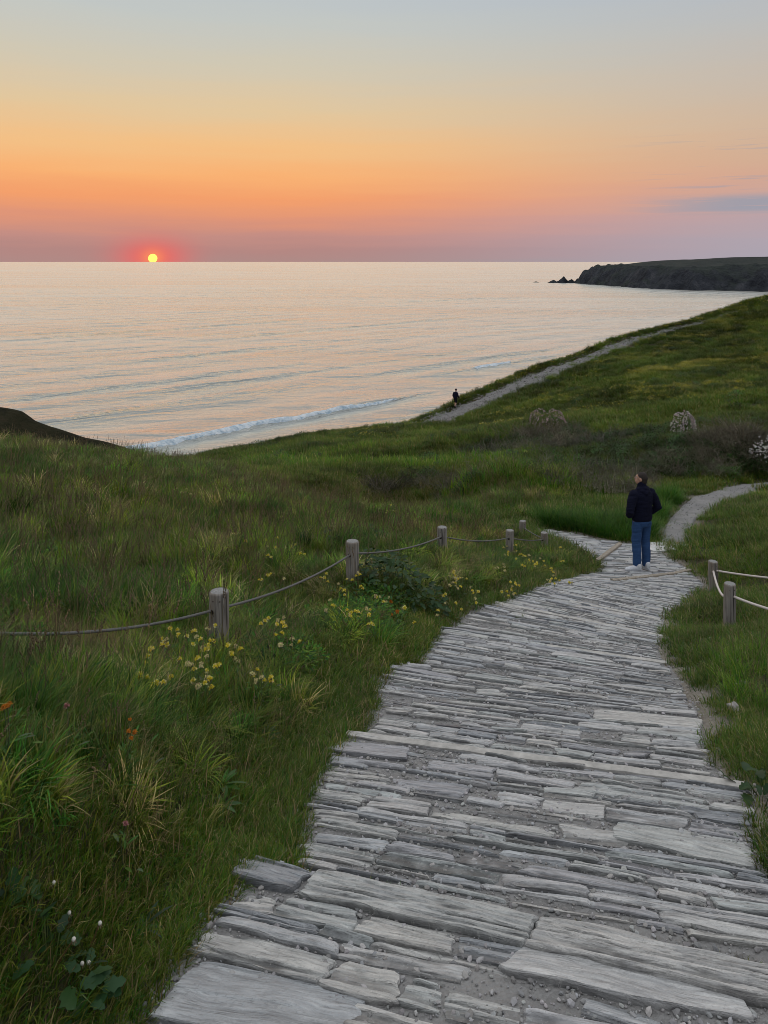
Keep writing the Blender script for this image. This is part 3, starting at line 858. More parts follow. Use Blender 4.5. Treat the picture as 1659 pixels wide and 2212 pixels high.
a = me.attributes.new('hgt', 'FLOAT', 'POINT'); a.data.foreach_set('value', np.concatenate(JH).astype(np.float32))
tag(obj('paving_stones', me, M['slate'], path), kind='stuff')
print('stones', len(STONES))

# timbers at the junction and the pale slab
M['timber'] = mat_wood('edging_timber', (.36, .32, .27), (.2, .17, .14), (.3, .25, .19))
def timber(A, B, wv, hv, name='edging_timber', world=False, mat='timber'):
    a = np.array((*A, 0.)) if world else hp_hit(*A); b = np.array((*B, 0.)) if world else hp_hit(*B)
    d = b - a; L = np.linalg.norm(d); n = 24
    t = np.linspace(0, 1, n)
    nv2 = np.array((-d[1], d[0], 0)); nv2 /= np.linalg.norm(nv2)
    vs = []; f = []
    for i in range(n):
        c = a + d * t[i] + nv2 * .004 * math.sin(i * 1.9)
        c[2] = float(Hp(c[0], c[1]) if world else Hp0(c[0], c[1])) + .002 * math.sin(i * 2.7)
        for (o, h) in ((-.5, -.06), (-.5, hv * .8), (-.38, hv), (.38, hv), (.5, hv * .8), (.5, -.06)):
            vs.append(c + nv2 * o * wv + np.array((0, 0, h)))
    for i in range(n - 1):
        for j in range(6):
            f.append((i * 6 + j, i * 6 + (j + 1) % 6, (i + 1) * 6 + (j + 1) % 6, (i + 1) * 6 + j))
    f += [tuple(range(5, -1, -1)), tuple(range((n - 1) * 6, n * 6))]
    return obj(name, mesh_from(vs, f, name, False), M[mat], path)
M['beam'] = mat_plain('step_timber', (.47, .455, .43), .8, 14, .25, .4, .006, coord='Position')
for (A_, B_) in BEAMS:
    sh_ = np.array((-.018, -.045))
    timber(A_ + sh_, B_ + sh_, .05, .009, 'step_edge', True, 'beam')
timber((1290, 1214), (1339, 1177), .09, .05)
timber((1322, 1255), (1491, 1232), .07, .03)
M['concrete'] = mat_plain('concrete', (.62, .62, .62), .8, 6, .12, .3, .01, coord='Position')
sl = [hp_hit(*p) for p in ((1388, 1186), (1406, 1173), (1440, 1172), (1470, 1177), (1512, 1181), (1490, 1186), (1418, 1193))]
sv_ = [p + np.array((0, 0, .02)) for p in sl] + [p - np.array((0, 0, .12)) for p in sl]
k = len(sl)
sf = [tuple(range(k))[::-1]] + [(i, (i + 1) % k, k + (i + 1) % k, k + i) for i in range(k)]
ob = obj('concrete_slab', mesh_from(sv_, sf, 'concrete_slab', False), M['concrete'], path)
bm = bmesh.new(); bm.from_mesh(ob.data); bmesh.ops.recalc_face_normals(bm, faces=bm.faces); bm.to_mesh(ob.data); bm.free()

# ------------------------------------------------------------------ gravel path and far dirt path
def strip(name, A, B, fun, lift, mat, n=80, k=14, lab=None, rag=0.0):
    A = np.array(A, float); B = np.array(B, float)
    def res(Q):
        t = np.concatenate([[0], np.cumsum(np.linalg.norm(np.diff(Q[:, :2], axis=0), axis=1))]); t /= t[-1]
        tt = np.linspace(0, 1, n)
        return np.stack([np.interp(tt, t, Q[:, 0]), np.interp(tt, t, Q[:, 1])], -1)
    a = res(A); b = res(B); t = np.linspace(-.06, 1.06, k)[None, :, None]
    ii = np.arange(n) * .35
    if rag:
        t = t * (1 + rag * fbm(ii, 0 * ii, 95, 3)[:, None, None]) + rag * .7 * fbm(ii + 40, 0 * ii, 96, 3)[:, None, None]
    q = a[:, None] * (1 - t) + b[:, None] * t
    z = fun(q[..., 0], q[..., 1]) + lift + fbm(q[..., 0] * 1.5, q[..., 1] * 1.5, 91, 3) * .02
    z[:, 0] -= .15; z[:, -1] -= .15
    return tag(obj(name, mesh_from(np.concatenate([q, z[..., None]], -1).reshape(-1, 3), grid_faces(n, k)), mat), lab, kind='structure')
M['grit'] = mat_gravel(1.0, 'grit')
strip('gravel_path', GL, GR, lambda x, y: Hp0(x, y), .0, M['grit'], lab='narrow grey gravel path curving away to the right', rag=.12)
M['dirt'] = mat_gravel(.75, 'dirt')
strip('dirt_path', FU, FL, H, .09, M['dirt'], 120, 8, 'worn dirt track climbing along the cliff edge', .45)

# ------------------------------------------------------------------ plants: source meshes for scattering
class PB:
    """collects blades, leaves, stems and blobs of one plant with a colour per piece"""
    def __init__(self): self.v = []; self.f = []; self.c = []
    def add(self, vs, fs, col):
        o = len(self.v); self.v += [tuple(p) for p in vs]; self.f += [tuple(i + o for i in q) for q in fs]; self.c += [col] * len(vs)
    def blade(self, r, base, az, h, lean, wd, col, seg=4, tip=None):
        """arching grass blade"""
        ca, sa = math.cos(az), math.sin(az)
        tw = r.uniform(-.6, .6)
        vs = []; fs = []
        o = len(self.v)
        for i in range(seg + 1):
            t = i / seg
            ang = lean * t
            out = h * (1 - math.cos(ang)) / max(lean, 1e-3) if lean > .05 else h * t * .03
            up = h * math.sin(ang) / max(lean, 1e-3) if lean > .05 else h * t
            wv = wd * (1 - t ** 1.6) * .5 if t < 1 else 0
            sxx, syy = -sa * math.cos(tw) , ca * math.cos(tw)
            c = (base[0] + ca * out, base[1] + sa * out, base[2] + up)
            if i == seg: vs.append(c)
            else:
                vs.append((c[0] - sxx * wv, c[1] - syy * wv, c[2])); vs.append((c[0] + sxx * wv, c[1] + syy * wv, c[2]))
        for i in range(seg - 1):
            fs.append((2 * i, 2 * i + 1, 2 * i + 3, 2 * i + 2))
        fs.append((2 * seg - 2, 2 * seg - 1, 2 * seg))
        o = len(self.v)
        self.v += vs; self.f += [tuple(q + o for q in ff) for ff in fs]
        for i in range(len(vs)):
            t = min(1, (i // 2) / seg)
            self.c.append(col if tip is None else tuple(col[k] * (1 - t * t) + tip[k] * t * t for k in range(3)))
    def leaf(self, p, d, up, L, W, col, fold=.25, lobes=0):
        """pointed leaf from p along d, folded at the midrib"""
        d = Vector(d).normalized(); s = d.cross(Vector(up))
        if s.length < 1e-4: s = d.cross(Vector((1, 0, .3)))
        s.normalize(); n = s.cross(d)
        p = Vector(p); vs = []; st = 4 if not lobes else 6
        for i in range(st + 1):
            t = i / st
            w_ = math.sin(math.pi * min(1, t * .93 + .05)) ** .8 * W / 2
            if lobes and i % 2 == 0 and 0 < i < st: w_ *= .62
            c = p + d * (L * t) - n * (L * .18 * t * t)
            vs += [c - s * w_ + n * w_ * fold, c, c + s * w_ + n * w_ * fold]
        fs = []
        for i in range(st):
            a = 3 * i
            fs += [(a, a + 1, a + 4, a + 3), (a + 1, a + 2, a + 5, a + 4)]
        self.add([tuple(q) for q in vs], fs, col)
    def tube(self, pts_, r0, r1, col, k=4):
        o = []; n = len(pts_)
        for i, p in enumerate(pts_):
            p = Vector(p)
            d = (Vector(pts_[min(i + 1, n - 1)]) - Vector(pts_[max(i - 1, 0)])).normalized()
            a = d.orthogonal().normalized(); b = d.cross(a)
            rr = r0 + (r1 - r0) * i / (n - 1)
            for j in range(k):
                q = 2 * math.pi * j / k
                o.append(tuple(p + a * math.cos(q) * rr + b * math.sin(q) * rr))
        fs = [(i * k + j, i * k + (j + 1) % k, (i + 1) * k + (j + 1) % k, (i + 1) * k + j) for i in range(n - 1) for j in range(k)]
        self.add(o, fs, col)
    def blob(self, p, r, col, sq=1.0):
        x, y, z = p
        vs = [(x, y, z + r * sq), (x, y, z - r * sq)] + [(x + r * math.cos(a), y + r * math.sin(a), z) for a in np.linspace(0, 2 * math.pi, 5, endpoint=False)]
        fs = []
        for i in range(5):
            fs += [(0, 2 + i, 2 + (i + 1) % 5), (1, 2 + (i + 1) % 5, 2 + i)]
        self.add(vs, fs, col)
    def mesh(self, name, mat):
        me = mesh_from(np.array(self.v), self.f, name, True)
        a = me.color_attributes.new('blade', 'FLOAT_COLOR', 'POINT')
        a.data.foreach_set('color', np.concatenate([np.array(self.c), np.ones((len(self.c), 1))], 1).astype(np.float32).ravel())
        me.materials.append(mat)
        return me
def cv(r, col, a=.25):
    f = 1 + r.uniform(-a, a)
    return tuple(max(0, c * f * (1 + r.uniform(-.08, .08))) for c in col)
GREEN = (.088, .165, .014); LUSH = (.040, .135, .013); OLIVE = (.135, .165, .022); DEEP = (.016, .062, .010); STRAW = (.34, .28, .13); TAN = (.23, .18, .075); YG = (.22, .26, .025)

def tuft(name, n, rad, h0, h1, l0, l1, w0, w1, cols, seed, seg=4, stems=0, tips=.12, mat='leaf'):
    r = random.Random(seed); b = PB()
    for i in range(n):
        q = rad * math.sqrt(r.random()); a = r.uniform(0, 6.283)
        col = cv(r, r.choices([c for c, _ in cols], [p for _, p in cols])[0])
        tip = cv(r, TAN) if r.random() < tips else None
        b.blade(r, (q * math.cos(a), q * math.sin(a), -.02), a + r.uniform(-1.4, 1.4), r.uniform(h0, h1), r.uniform(l0, l1), r.uniform(w0, w1), col, seg, tip)
    for i in range(stems):
        a = r.uniform(0, 6.283); h = h1 * r.uniform(1.1, 1.6); q = rad * r.random()
        p0 = (q * math.cos(a), q * math.sin(a), 0); le = r.uniform(.05, .25) * h
        p1 = (p0[0] + math.cos(a) * le * .4, p0[1] + math.sin(a) * le * .4, h * .6); p2 = (p0[0] + math.cos(a) * le, p0[1] + math.sin(a) * le, h)
        c = cv(r, (.22, .17, .09)); b.tube([p0, p1, p2], .0015, .0009, c, 3)
        for k in range(7):
            t = k / 7
            pp = [p1[m] + (p2[m] - p1[m]) * (.45 + .55 * t) for m in range(3)]
            b.blob([pp[0] + r.uniform(-.006, .006), pp[1] + r.uniform(-.006, .006), pp[2]], .005, cv(r, (.2, .14, .085)), 2.0)
    return b.mesh(name, M[mat])
def source(name, meshes):
    c = bpy.data.collections.new(name)
    for i, me in enumerate(meshes):
        c.objects.link(bpy.data.objects.new(me.name, me))
    return c
S = {}
S['turf'] = source('turf', [tuft('turf', 24, .055, .03, .095, .8, 2.2, .003, .0052, [(GREEN, 4), (OLIVE, 3), (STRAW, .8), (LUSH, 2)], 10 + i, 3, 0, .15) for i in range(6)])
S['meadow'] = source('meadow', [tuft('meadow_grass', 20, .085, .14, .36, .6, 2.2, .004, .007, [(GREEN, 5), (OLIVE, 3), (YG, 1.6), (STRAW, .6), (LUSH, 2.5)], 30 + i, 5, (i % 3 == 0) * 2, .15) for i in range(8)])
S['lush'] = source('lush', [tuft('lush_grass', 34, .09, .22, .46, .5, 2.0, .004, .0075, [(LUSH, 6), (GREEN, 2), (DEEP, 2)], 50 + i, 5, 0, .1) for i in range(6)])
S['straw'] = source('straw', [tuft('dry_grass', 30, .10, .16, .40, 1.0, 2.4, .002, .004, [(STRAW, 5), (TAN, 4), (OLIVE, 1)], 70 + i, 5, 0, .3) for i in range(4)])
S['seed'] = source('seed', [tuft('seeding_grass', 6, .05, .2, .4, .2, .9, .002, .0035, [(OLIVE, 2), (STRAW, 2)], 90 + i, 4, 4, .5) for i in range(4)])
S['far'] = source('far', [tuft('tussock', 90, .34, .14, .36, .4, 1.6, .010, .020, [(GREEN, 4), (OLIVE, 3), (LUSH, 2), (STRAW, .4)], 110 + i, 3, 0, .2) for i in range(6)])
PAL = [[(GREEN, 5), (LUSH, 2)], [(OLIVE, 5), (GREEN, 2)], [(YG, 4), (GREEN, 2), (STRAW, .6)], [(OLIVE, 3), (STRAW, 2), (TAN, 1)], [(LUSH, 5), (DEEP, 2)], [(GREEN, 3), (DEEP, 2), (OLIVE, 2)], [(GREEN, 4), (YG, 2)], [(TAN, 2), (OLIVE, 3), (STRAW, 1)]]
def tussock(seed, pal, n=120, rad=.10, h0=.14, h1=.32, w0=.005, w1=.0095, l0=.7, l1=2.1):
    r = random.Random(seed); b = PB(); lean0 = r.uniform(0, 6.28)
    for i in range(n):
        q = rad * math.sqrt(r.random()); a = r.uniform(0, 6.283)
        az = a + r.uniform(-.7, .7)
        if r.random() < .35: az = lean0 + r.uniform(-.5, .5)
        col = cv(r, r.choices([c for c, _ in pal], [p for _, p in pal])[0], .3)
        b.blade(r, (q * math.cos(a), q * math.sin(a), -.02), az, r.uniform(h0, h1), r.uniform(l0, l1), r.uniform(w0, w1), col, 5, cv(r, TAN) if r.random() < .12 else None)
    return b.mesh('grass_clump', M['leaf'])
S['tussock'] = source('tussock', [tussock(230 + i, PAL[i]) for i in range(8)])
def herb(seed):
    r = random.Random(seed); b = PB()
    for i in range(46):
        a = r.uniform(0, 6.283); q = .10 * math.sqrt(r.random()); h = r.uniform(.02, .14)
        b.leaf((q * math.cos(a), q * math.sin(a), h), (math.cos(a), math.sin(a), r.uniform(.0, .9)), (0, 0, 1), r.uniform(.025, .055), r.uniform(.008, .016), cv(r, r.choice([LUSH, DEEP, GREEN])))
    return b.mesh('herb', M['leaf'])
S['herb'] = source('herb', [herb(130 + i) for i in range(5)])
def bush(seed, cols, n=240, rad=.42, hh=.5, L=(.03, .06)):
    r = random.Random(seed); b = PB()
    for i in range(n):
        a = r.uniform(0, 6.283); e = r.uniform(0, 1.5); q = rad * (r.uniform(.45, 1) ** .6)
        p = (q * math.cos(a) * math.cos(e), q * math.sin(a) * math.cos(e), hh * math.sin(e) * r.uniform(.75, 1.05))
        d = (math.cos(a) + r.uniform(-.8, .8), math.sin(a) + r.uniform(-.8, .8), r.uniform(-.3, .9))
        b.leaf(p, d, (0, 0, 1), r.uniform(*L), r.uniform(.5, .7) * r.uniform(*L), cv(r, r.choice(cols), .35))
    for i in range(12):
        a = r.uniform(0, 6.283); q = rad * r.uniform(.3, 1.1)
        b.tube([(0, 0, 0), (q * .5 * math.cos(a), q * .5 * math.sin(a), hh * .6), (q * math.cos(a), q * math.sin(a), hh * r.uniform(.5, 1.2))], .005, .002, cv(r, (.10, .08, .06)), 3)
    return b.mesh('scrub', M['leaf'])
S['bush'] = source('bush', [bush(150 + i, [DEEP, LUSH, (.04, .06, .018), (.05, .06, .022)]) for i in range(5)])
def twigs(seed, col=(.17, .155, .12)):
    r = random.Random(seed); b = PB()
    for i in range(34):
        a = r.uniform(0, 6.283); q = .3 * r.random(); p = Vector((q * math.cos(a), q * math.sin(a), 0)); d = Vector((r.uniform(-.8, .8), r.uniform(-.8, .8), r.uniform(.5, 1.2))).normalized()
        pl = [tuple(p)]
        for k in range(5):
            d = (d + Vector((r.uniform(-.5, .5), r.uniform(-.5, .5), r.uniform(-.55, .25)))).normalized(); p = p + d * r.uniform(.06, .13); pl.append(tuple(p))
        b.tube(pl, .0065, .0024, cv(r, col, .35), 3)
    return b.mesh('dead_twigs', M['leaf'])
S['twig'] = source('twig', [twigs(170 + i) for i in range(5)])
def dots(seed, cols, n=14, rad=.30, h=(.10, .26), r0=.018):
    r = random.Random(seed); b = PB()
    for i in range(n):
        a = r.uniform(0, 6.283); q = rad * math.sqrt(r.random()); x, y, z = q * math.cos(a), q * math.sin(a), r.uniform(*h)
        b.blob((x, y, z), r0 * r.uniform(.6, 1.2), cv(r, r.choice(cols), .2), .8)
    return b.mesh('wildflowers', M['petal'])
YEL = (.90, .76, .07); PALE = (.85, .79, .38); ORANGE = (.62, .25, .04)
S['yellow'] = source('yellow', [dots(190 + i, [YEL, YEL, PALE]) for i in range(4)])
def pebble(seed):
    r = random.Random(seed)
    bm = bmesh.new(); bmesh.ops.create_icosphere(bm, subdivisions=1, radius=1)
    s_ = (1, r.uniform(.6, .9), r.uniform(.4, .7))
    for v in bm.verts:
        f = 1 + r.uniform(-.22, .22); v.co = Vector((v.co.x * s_[0] * f, v.co.y * s_[1] * f, v.co.z * s_[2] * f))
    me = bpy.data.meshes.new('pebble'); bm.to_mesh(me); bm.free()
    me.materials.append(M['pebble']); return me
def mat_pebble():
    m, t = new_mat('pebble')
    b = t.n('ShaderNodeAttribute', {'attribute_name': 'tint', 'attribute_type': 'INSTANCER'})
    n = t.noise(t.n('ShaderNodeTexCoord').outputs['Object'], 2.0, 3)
    finish(t, t.mix(t.mr(n, .3, .7, 0, .35), b.outputs['Color'], (.2, .19, .18, 1)), .8, None, .3)
    return m
M['pebble'] = mat_pebble()
S['pebble'] = source('pebble', [pebble(210 + i) for i in range(6)])

def scatter_group(coll):
    g = bpy.data.node_groups.new('scatter_' + coll.name, 'GeometryNodeTree')
    g.interface.new_socket('Geometry', in_out='INPUT', socket_type='NodeSocketGeometry')
    g.interface.new_socket('Geometry', in_out='OUTPUT', socket_type='NodeSocketGeometry')
    N = g.nodes; Lk = g.links
    gi = N.new('NodeGroupInput'); go = N.new('NodeGroupOutput')
    ci = N.new('GeometryNodeCollectionInfo'); ci.inputs['Collection'].default_value = coll
    ci.inputs['Separate Children'].default_value = True; ci.inputs['Reset Children'].default_value = True
    def na(name, dt):
        nd = N.new('GeometryNodeInputNamedAttribute'); nd.data_type = dt; nd.inputs['Name'].default_value = name
        return [o for o in nd.outputs if o.enabled][0]
    ip = N.new('GeometryNodeInstanceOnPoints'); ip.inputs['Pick Instance'].default_value = True
    e2r = N.new('FunctionNodeEulerToRotation')
    Lk.new(na('rot', 'FLOAT_VECTOR'), e2r.inputs[0])
    Lk.new(gi.outputs[0], ip.inputs['Points']); Lk.new(ci.outputs[0], ip.inputs['Instance'])
    Lk.new(na('vid', 'INT'), ip.inputs['Instance Index']); Lk.new(e2r.outputs[0], ip.inputs['Rotation'])
    Lk.new(na('scl', 'FLOAT_VECTOR'), ip.inputs['Scale']); Lk.new(ip.outputs[0], go.inputs[0])
    return g
GR_ = {}
def scatter(name, kind, x, y, z, scl, tint, label, tilt=.12, rot=None, hs=None):
    n = len(x)
    me = bpy.data.meshes.new(name); me.vertices.add(n)
    me.vertices.foreach_set('co', np.stack([x, y, z], -1).astype(np.float32).ravel())
    if rot is None: rot = np.stack([rng.normal(0, tilt, n), rng.normal(0, tilt, n), rng.uniform(0, 6.283, n)], -1)
    scl = np.asarray(scl) * np.ones(n)
    s3 = np.stack([scl, scl, scl * (1 if hs is None else hs)], -1)
    me.attributes.new('rot', 'FLOAT_VECTOR', 'POINT').data.foreach_set('vector', rot.astype(np.float32).ravel())
    me.attributes.new('scl', 'FLOAT_VECTOR', 'POINT').data.foreach_set('vector', s3.astype(np.float32).ravel())
    k = len(S[kind].objects)
    me.attributes.new('vid', 'INT', 'POINT').data.foreach_set('value', rng.integers(0, k, n).astype(np.int32))
    tt = np.concatenate([np.asarray(tint, float).reshape(n, 3), np.ones((n, 1))], 1)
    me.attributes.new('tint', 'FLOAT_COLOR', 'POINT').data.foreach_set('color', tt.astype(np.float32).ravel())
    o = obj(name, me)
    if kind not in GR_: GR_[kind] = scatter_group(S[kind])
    md = o.modifiers.new('scatter', 'NODES'); md.node_group = GR_[kind]
    return tag(o, label, kind='stuff')

def in_view(x, y, mx=.10, side=1.2):
    """inside the photographed wedge plus a margin"""
    lim = y * (.512 + mx) + side
    return (np.abs(x) < lim) & (y > .9)
def field(dens, y0, y1, accept):
    """random ground points between two distances"""
    lim = y1 * .62 + 1.2
    n = int(dens * (y1 - y0) * 2 * lim)
    x = rng.uniform(-lim, lim, n); y = rng.uniform(y0, y1, n)
    k = in_view(x, y); x, y = x[k], y[k]
    k = rng.random(len(x)) < accept(x, y)
    return x[k], y[k]
def offroad(x, y, m=0.0):
    ok = (path_sd(x, y) > m) & (gravel_sd(x, y) > m)
    ok &= ~((y > 55) & (poly_sdf(x, y, DIRT) < .2)) if len(x) else ok
    ok &= poly_sdf(x, y, LIPPOLY) < .6
    return ok
def tints(x, y, base=1.0, dry=.5, seed=0):
    """meadow colour patches"""
    a = fbm(x / 2.6 + seed, y / 2.6, 401, 3); b = fbm(x / .9, y / .9 + seed, 405, 2); c = rng.normal(0, .24, len(x)) + .75 * fbm(x / 4.0, y / 4.0, 415, 3) * (y > 25)
    d = fbm(x / 7, y / 7, 411, 2)
    g = 1.08 * base * (1 + .38 * b + c)
    rr = g * (1 + dry * .3 * np.clip(a + .4 * d, -1, 1)); gg = g * (1 + .05 * a); bb = g * (1 - .1 * a)
    return np.clip(np.stack([rr, gg, bb], -1), .2, 2.5)
FENCE = [(-2.9, 4.3), (-1.3, 5.9), (-.36, 8.4), (.87, 11.2), (2.35, 14), (3.3, 15.5), (3.15, 17), (2.3, 26)]
def fence_d(x, y):
    d = np.full(len(x), 1e9)
    for (a, b), (c, e) in zip(FENCE[:-1], FENCE[1:]):
        t = np.clip(((x - a) * (c - a) + (y - b) * (e - b)) / ((c - a) ** 2 + (e - b) ** 2), 0, 1); d = np.minimum(d, np.hypot(x - a - t * (c - a), y - b - t * (e - b)))
    return d
low = lambda x, y: np.where(y > 7, .45 + .55 * sstep(.3, 1.3, fence_d(x, y)), .5 + .5 * sstep(.25, .8, fence_d(x, y)))
XCN = lambda y: np.interp(y, *XC)
left = lambda x, y: x < XCN(y)

# --- short turf hugging the path and the right-hand lawn
def acc_turf(x, y):
    sd = path_sd(x, y); gd = gravel_sd(x, y)
    e = np.minimum(sd, gd) + fbm(x * 2.5, y * 2.5, 421, 3) * .10
    lf = left(x, y)
    thin = np.clip(vnoise(x * 2.2, y * 2.2, 425) * 1.7 - .25, .05, 1)
    a = np.where(lf, sstep(-.09, .02, e) * (1 - .6 * sstep(.22, .55, e)), sstep(-.02, .16, e) * np.where(e < 1.1, thin, 1) * (1 - .55 * sstep(3.0, 4.5, e)))
    return a
for (y0, y1, dn, sc) in ((1.2, 3.2, 2000, 1.0), (3.2, 5.5, 1500, 1.05), (5.5, 9, 800, 1.35), (9, 14, 330, 1.8), (14, 24, 130, 2.6)):
    x, y = field(dn, y0, y1, acc_turf)
    k = offroad(x, y, -.09); x, y = x[k], y[k]
    e = np.minimum(path_sd(x, y), gravel_sd(x, y))
    hs = .7 + np.where(left(x, y), .7, .25) * sstep(.2, 1.5, e) + .3 * rng.random(len(x))
    scatter('turf', 'turf', x, y, H(x, y), sc * rng.uniform(.8, 1.35, len(x)), tints(x, y, 1.05, .45) * np.where(left(x, y), .76, .84)[:, None], 'short turf edging the path', .1, hs=hs)
# --- meadow
def acc_meadow(x, y):
    sd = np.minimum(path_sd(x, y), gravel_sd(x, y)); lf = left(x, y)
    d = np.where(lf, sstep(.22, .8, sd + fbm(x * 2, y * 2, 431, 2) * .15), .4 * sstep(2.4, 4.0, sd + fbm(x, y, 433, 2) * .8))
    return d * (.65 + .35 * vnoise(x * 1.2, y * 1.2, 435))
for (y0, y1, dn, sc) in ((1.2, 3.5, 120, .75), (3.5, 6, 130, .85), (6, 10, 120, .9), (10, 16, 75, 1.0), (16, 27, 45, 1.15)):
    x, y = field(dn, y0, y1, acc_meadow)
    k = offroad(x, y, .05); x, y = x[k], y[k]
    sd = np.minimum(path_sd(x, y), gravel_sd(x, y))
    hs = (.45 + .45 * sstep(.3, 1.3, sd)) * rng.uniform(.6, 1.1, len(x)) * np.where(y > 14, .75, 1) * low(x, y)
    scatter('meadow_grass', 'meadow', x, y, H(x, y), sc * rng.uniform(.8, 1.25, len(x)), tints(x, y, .9, .5, 3), 'rough meadow grass on the bank', .16, hs=hs)
for (y0, y1, dn, sc) in ((1.2, 3.5, 80, .75), (3.5, 6, 60, .95), (6, 10, 26, 1.15), (10, 16, 15, 1.35), (16, 27, 9, 1.6)):
    x, y = field(dn, y0, y1, acc_meadow)
    k = offroad(x, y, .12); x, y = x[k], y[k]
    sd = np.minimum(path_sd(x, y), gravel_sd(x, y))
    hs = (.5 + .5 * sstep(.3, 1.3, sd)) * rng.uniform(.7, 1.25, len(x)) * np.where(y > 14, .75, 1) * low(x, y)
    scatter('grass_clumps', 'tussock', x, y, H(x, y), sc * rng.uniform(.7, 1.3, len(x)), tints(x, y, 1.1, .6, 3) * rng.uniform(.65, 1.5, (len(x), 1)), 'arching grass clumps on the bank', .2, hs=hs)
# --- lush dark clumps
def acc_lush(x, y):
    sd = np.minimum(path_sd(x, y), gravel_sd(x, y))
    return sstep(.3, .7, sd) * np.where(y < 4.5, sstep(.40, .6, vnoise(x * 1.5 + 4, y * 1.5, 441)), sstep(.56, .72, vnoise(x * .9 + 4, y * .9, 441))) 
for (y0, y1, dn, sc) in ((1.2, 4, 330, .62), (4, 9, 120, .85), (9, 18, 60, 1.0)):
    x, y = field(dn, y0, y1, acc_lush)
    k = (left(x, y) | (y < 5)); x, y = x[k], y[k]
    k = offroad(x, y, .15); x, y = x[k], y[k]
    scatter('lush_grass', 'lush', x, y, H(x, y), sc * rng.uniform(.7, 1.2, len(x)), tints(x, y, .85, .2, 5), 'dark lush grass clumps', .15, hs=low(x, y) * (.55 + .45 * sstep(.3, .9, path_sd(x, y))))
def around(u, v, n, rx, ry, jit=1.0):
    """points spread on the ground round the spot seen at (u, v)"""
    c = hit(u, v); a = rng.normal(0, .5, (n, 2))
    return c[0] + a[:, 0] * rx, c[1] + a[:, 1] * ry
# thick green bank behind the junction
XX, YY = [], []
for (u, v, n, rx, ry) in ((1130, 1135, 150, 1.0, .7), (1200, 1140, 170, 1.2, .8), (1270, 1150, 190, 1.3, .8), (1330, 1155, 190, 1.0, .8), (1425, 1120, 90, .45, .8), (1455, 1085, 100, .6, .8), (1050, 1110, 90, 1.1, .8), (1390, 1150, 100, .5, .7)):
    x, y = around(u, v, n, rx, ry); XX.append(x); YY.append(y)
x = np.concatenate(XX); y = np.concatenate(YY); k = offroad(x, y, .2) & (fence_d(x, y) > .75); x, y = x[k], y[k]
scatter('lush_grass', 'lush', x, y, H(x, y), rng.uniform(1.1, 1.7, len(x)), tints(x, y, 1.0, .15, 5), 'thick green grass bank behind the path junction', .2)
# right-hand lush clumps
XX, YY = [], []
for (u, v, n, rx, ry) in ((1590, 1170, 40, .5, .4), (1650, 1150, 70, .9, .8), (1640, 1230, 60, .5, .5), (1600, 1110, 80, 1.0, .8), (1560, 1285, 26, .3, .2), (1650, 1420, 60, .5, .5), (1600, 1450, 30, .35, .3), (1655, 1540, 30, .25, .3), (1590, 1500, 14, .2, .2)):
    x, y = around(u, v, n, rx, ry); XX.append(x); YY.append(y)
x = np.concatenate(XX); y = np.concatenate(YY); k = offroad(x, y, .25); x, y = x[k], y[k]
scatter('lush_grass', 'meadow', x, y, H(x, y), rng.uniform(.5, .8, len(x)), tints(x, y, 1.0, .2, 5) * (.85, 1.1, .9), 'green grass clumps beside the rope posts', .2)
# dry straw
XX, YY = [], []
for (u, v, n, rx, ry) in ((520, 1700, 14, .3, .3), (300, 1640, 16, .3, .3), (620, 1600, 12, .25, .25), (330, 1850, 10, .2, .2), (100, 1400, 120, .38, .30), (210, 1420, 60, .3, .2), (560, 1040, 140, 3.0, 1.5), (850, 1080, 200, 3.0, 1.6), (1000, 1075, 120, 2.0, 1.2), (1300, 1050, 160, 2.5, 1.2), (560, 1240, 30, .6, .4), (1000, 1230, 40, .5, .4), (250, 1180, 60, 1.5, 1.0)):
    x, y = around(u, v, n, rx, ry); XX.append(x); YY.append(y)
x = np.concatenate(XX); y = np.concatenate(YY); k = offroad(x, y, .3); x, y = x[k], y[k]
scatter('dry_grass', 'straw', x, y, H(x, y), np.where(y > 12, 1.5, .8) * rng.uniform(.7, 1.2, len(x)), tints(x, y, .9, .2, 5), 'dead straw-coloured grass', .35)
x, y = field(5, 4, 26, lambda x, y: left(x, y) * sstep(.8, 2, path_sd(x, y)))
k = offroad(x, y, .5); x, y = x[k], y[k]
scatter('seeding_grass', 'seed', x, y, H(x, y), rng.uniform(.8, 1.25, len(x)) * np.where(y > 15, .85, 1), tints(x, y, .9, .3, 5), 'tall seeding grass stems', .15)
x, y = field(90, 1.2, 9, lambda x, y: left(x, y) * sstep(.15, .5, path_sd(x, y)) * sstep(.5, .65, vnoise(x * 1.4, y * 1.4, 451)))
k = offroad(x, y, .1); x, y = x[k], y[k]
scatter('herbs', 'herb', x, y, H(x, y), rng.uniform(.7, 1.3, len(x)), tints(x, y, 1.1, .2, 9), 'low leafy herbs among the grass', .2)
# far slopes
for (y0, y1, dn, sc) in ((24, 40, 17, 1.0), (40, 62, 9, 1.25), (62, 97, 5.5, 1.5)):
    x, y = field(dn, y0, y1, lambda x, y: np.ones(len(x)))
    k = offroad(x, y, .1); x, y = x[k], y[k]
    scatter('hillside_grass', 'far', x, y, H(x, y), sc * rng.uniform(.8, 1.3, len(x)), tints(x, y, .80, .6, 7) * (1.06, 1.0, 1.0), 'rough grass covering the far slope', .12, hs=rng.uniform(.5, .9, len(x)))
print('veg done')

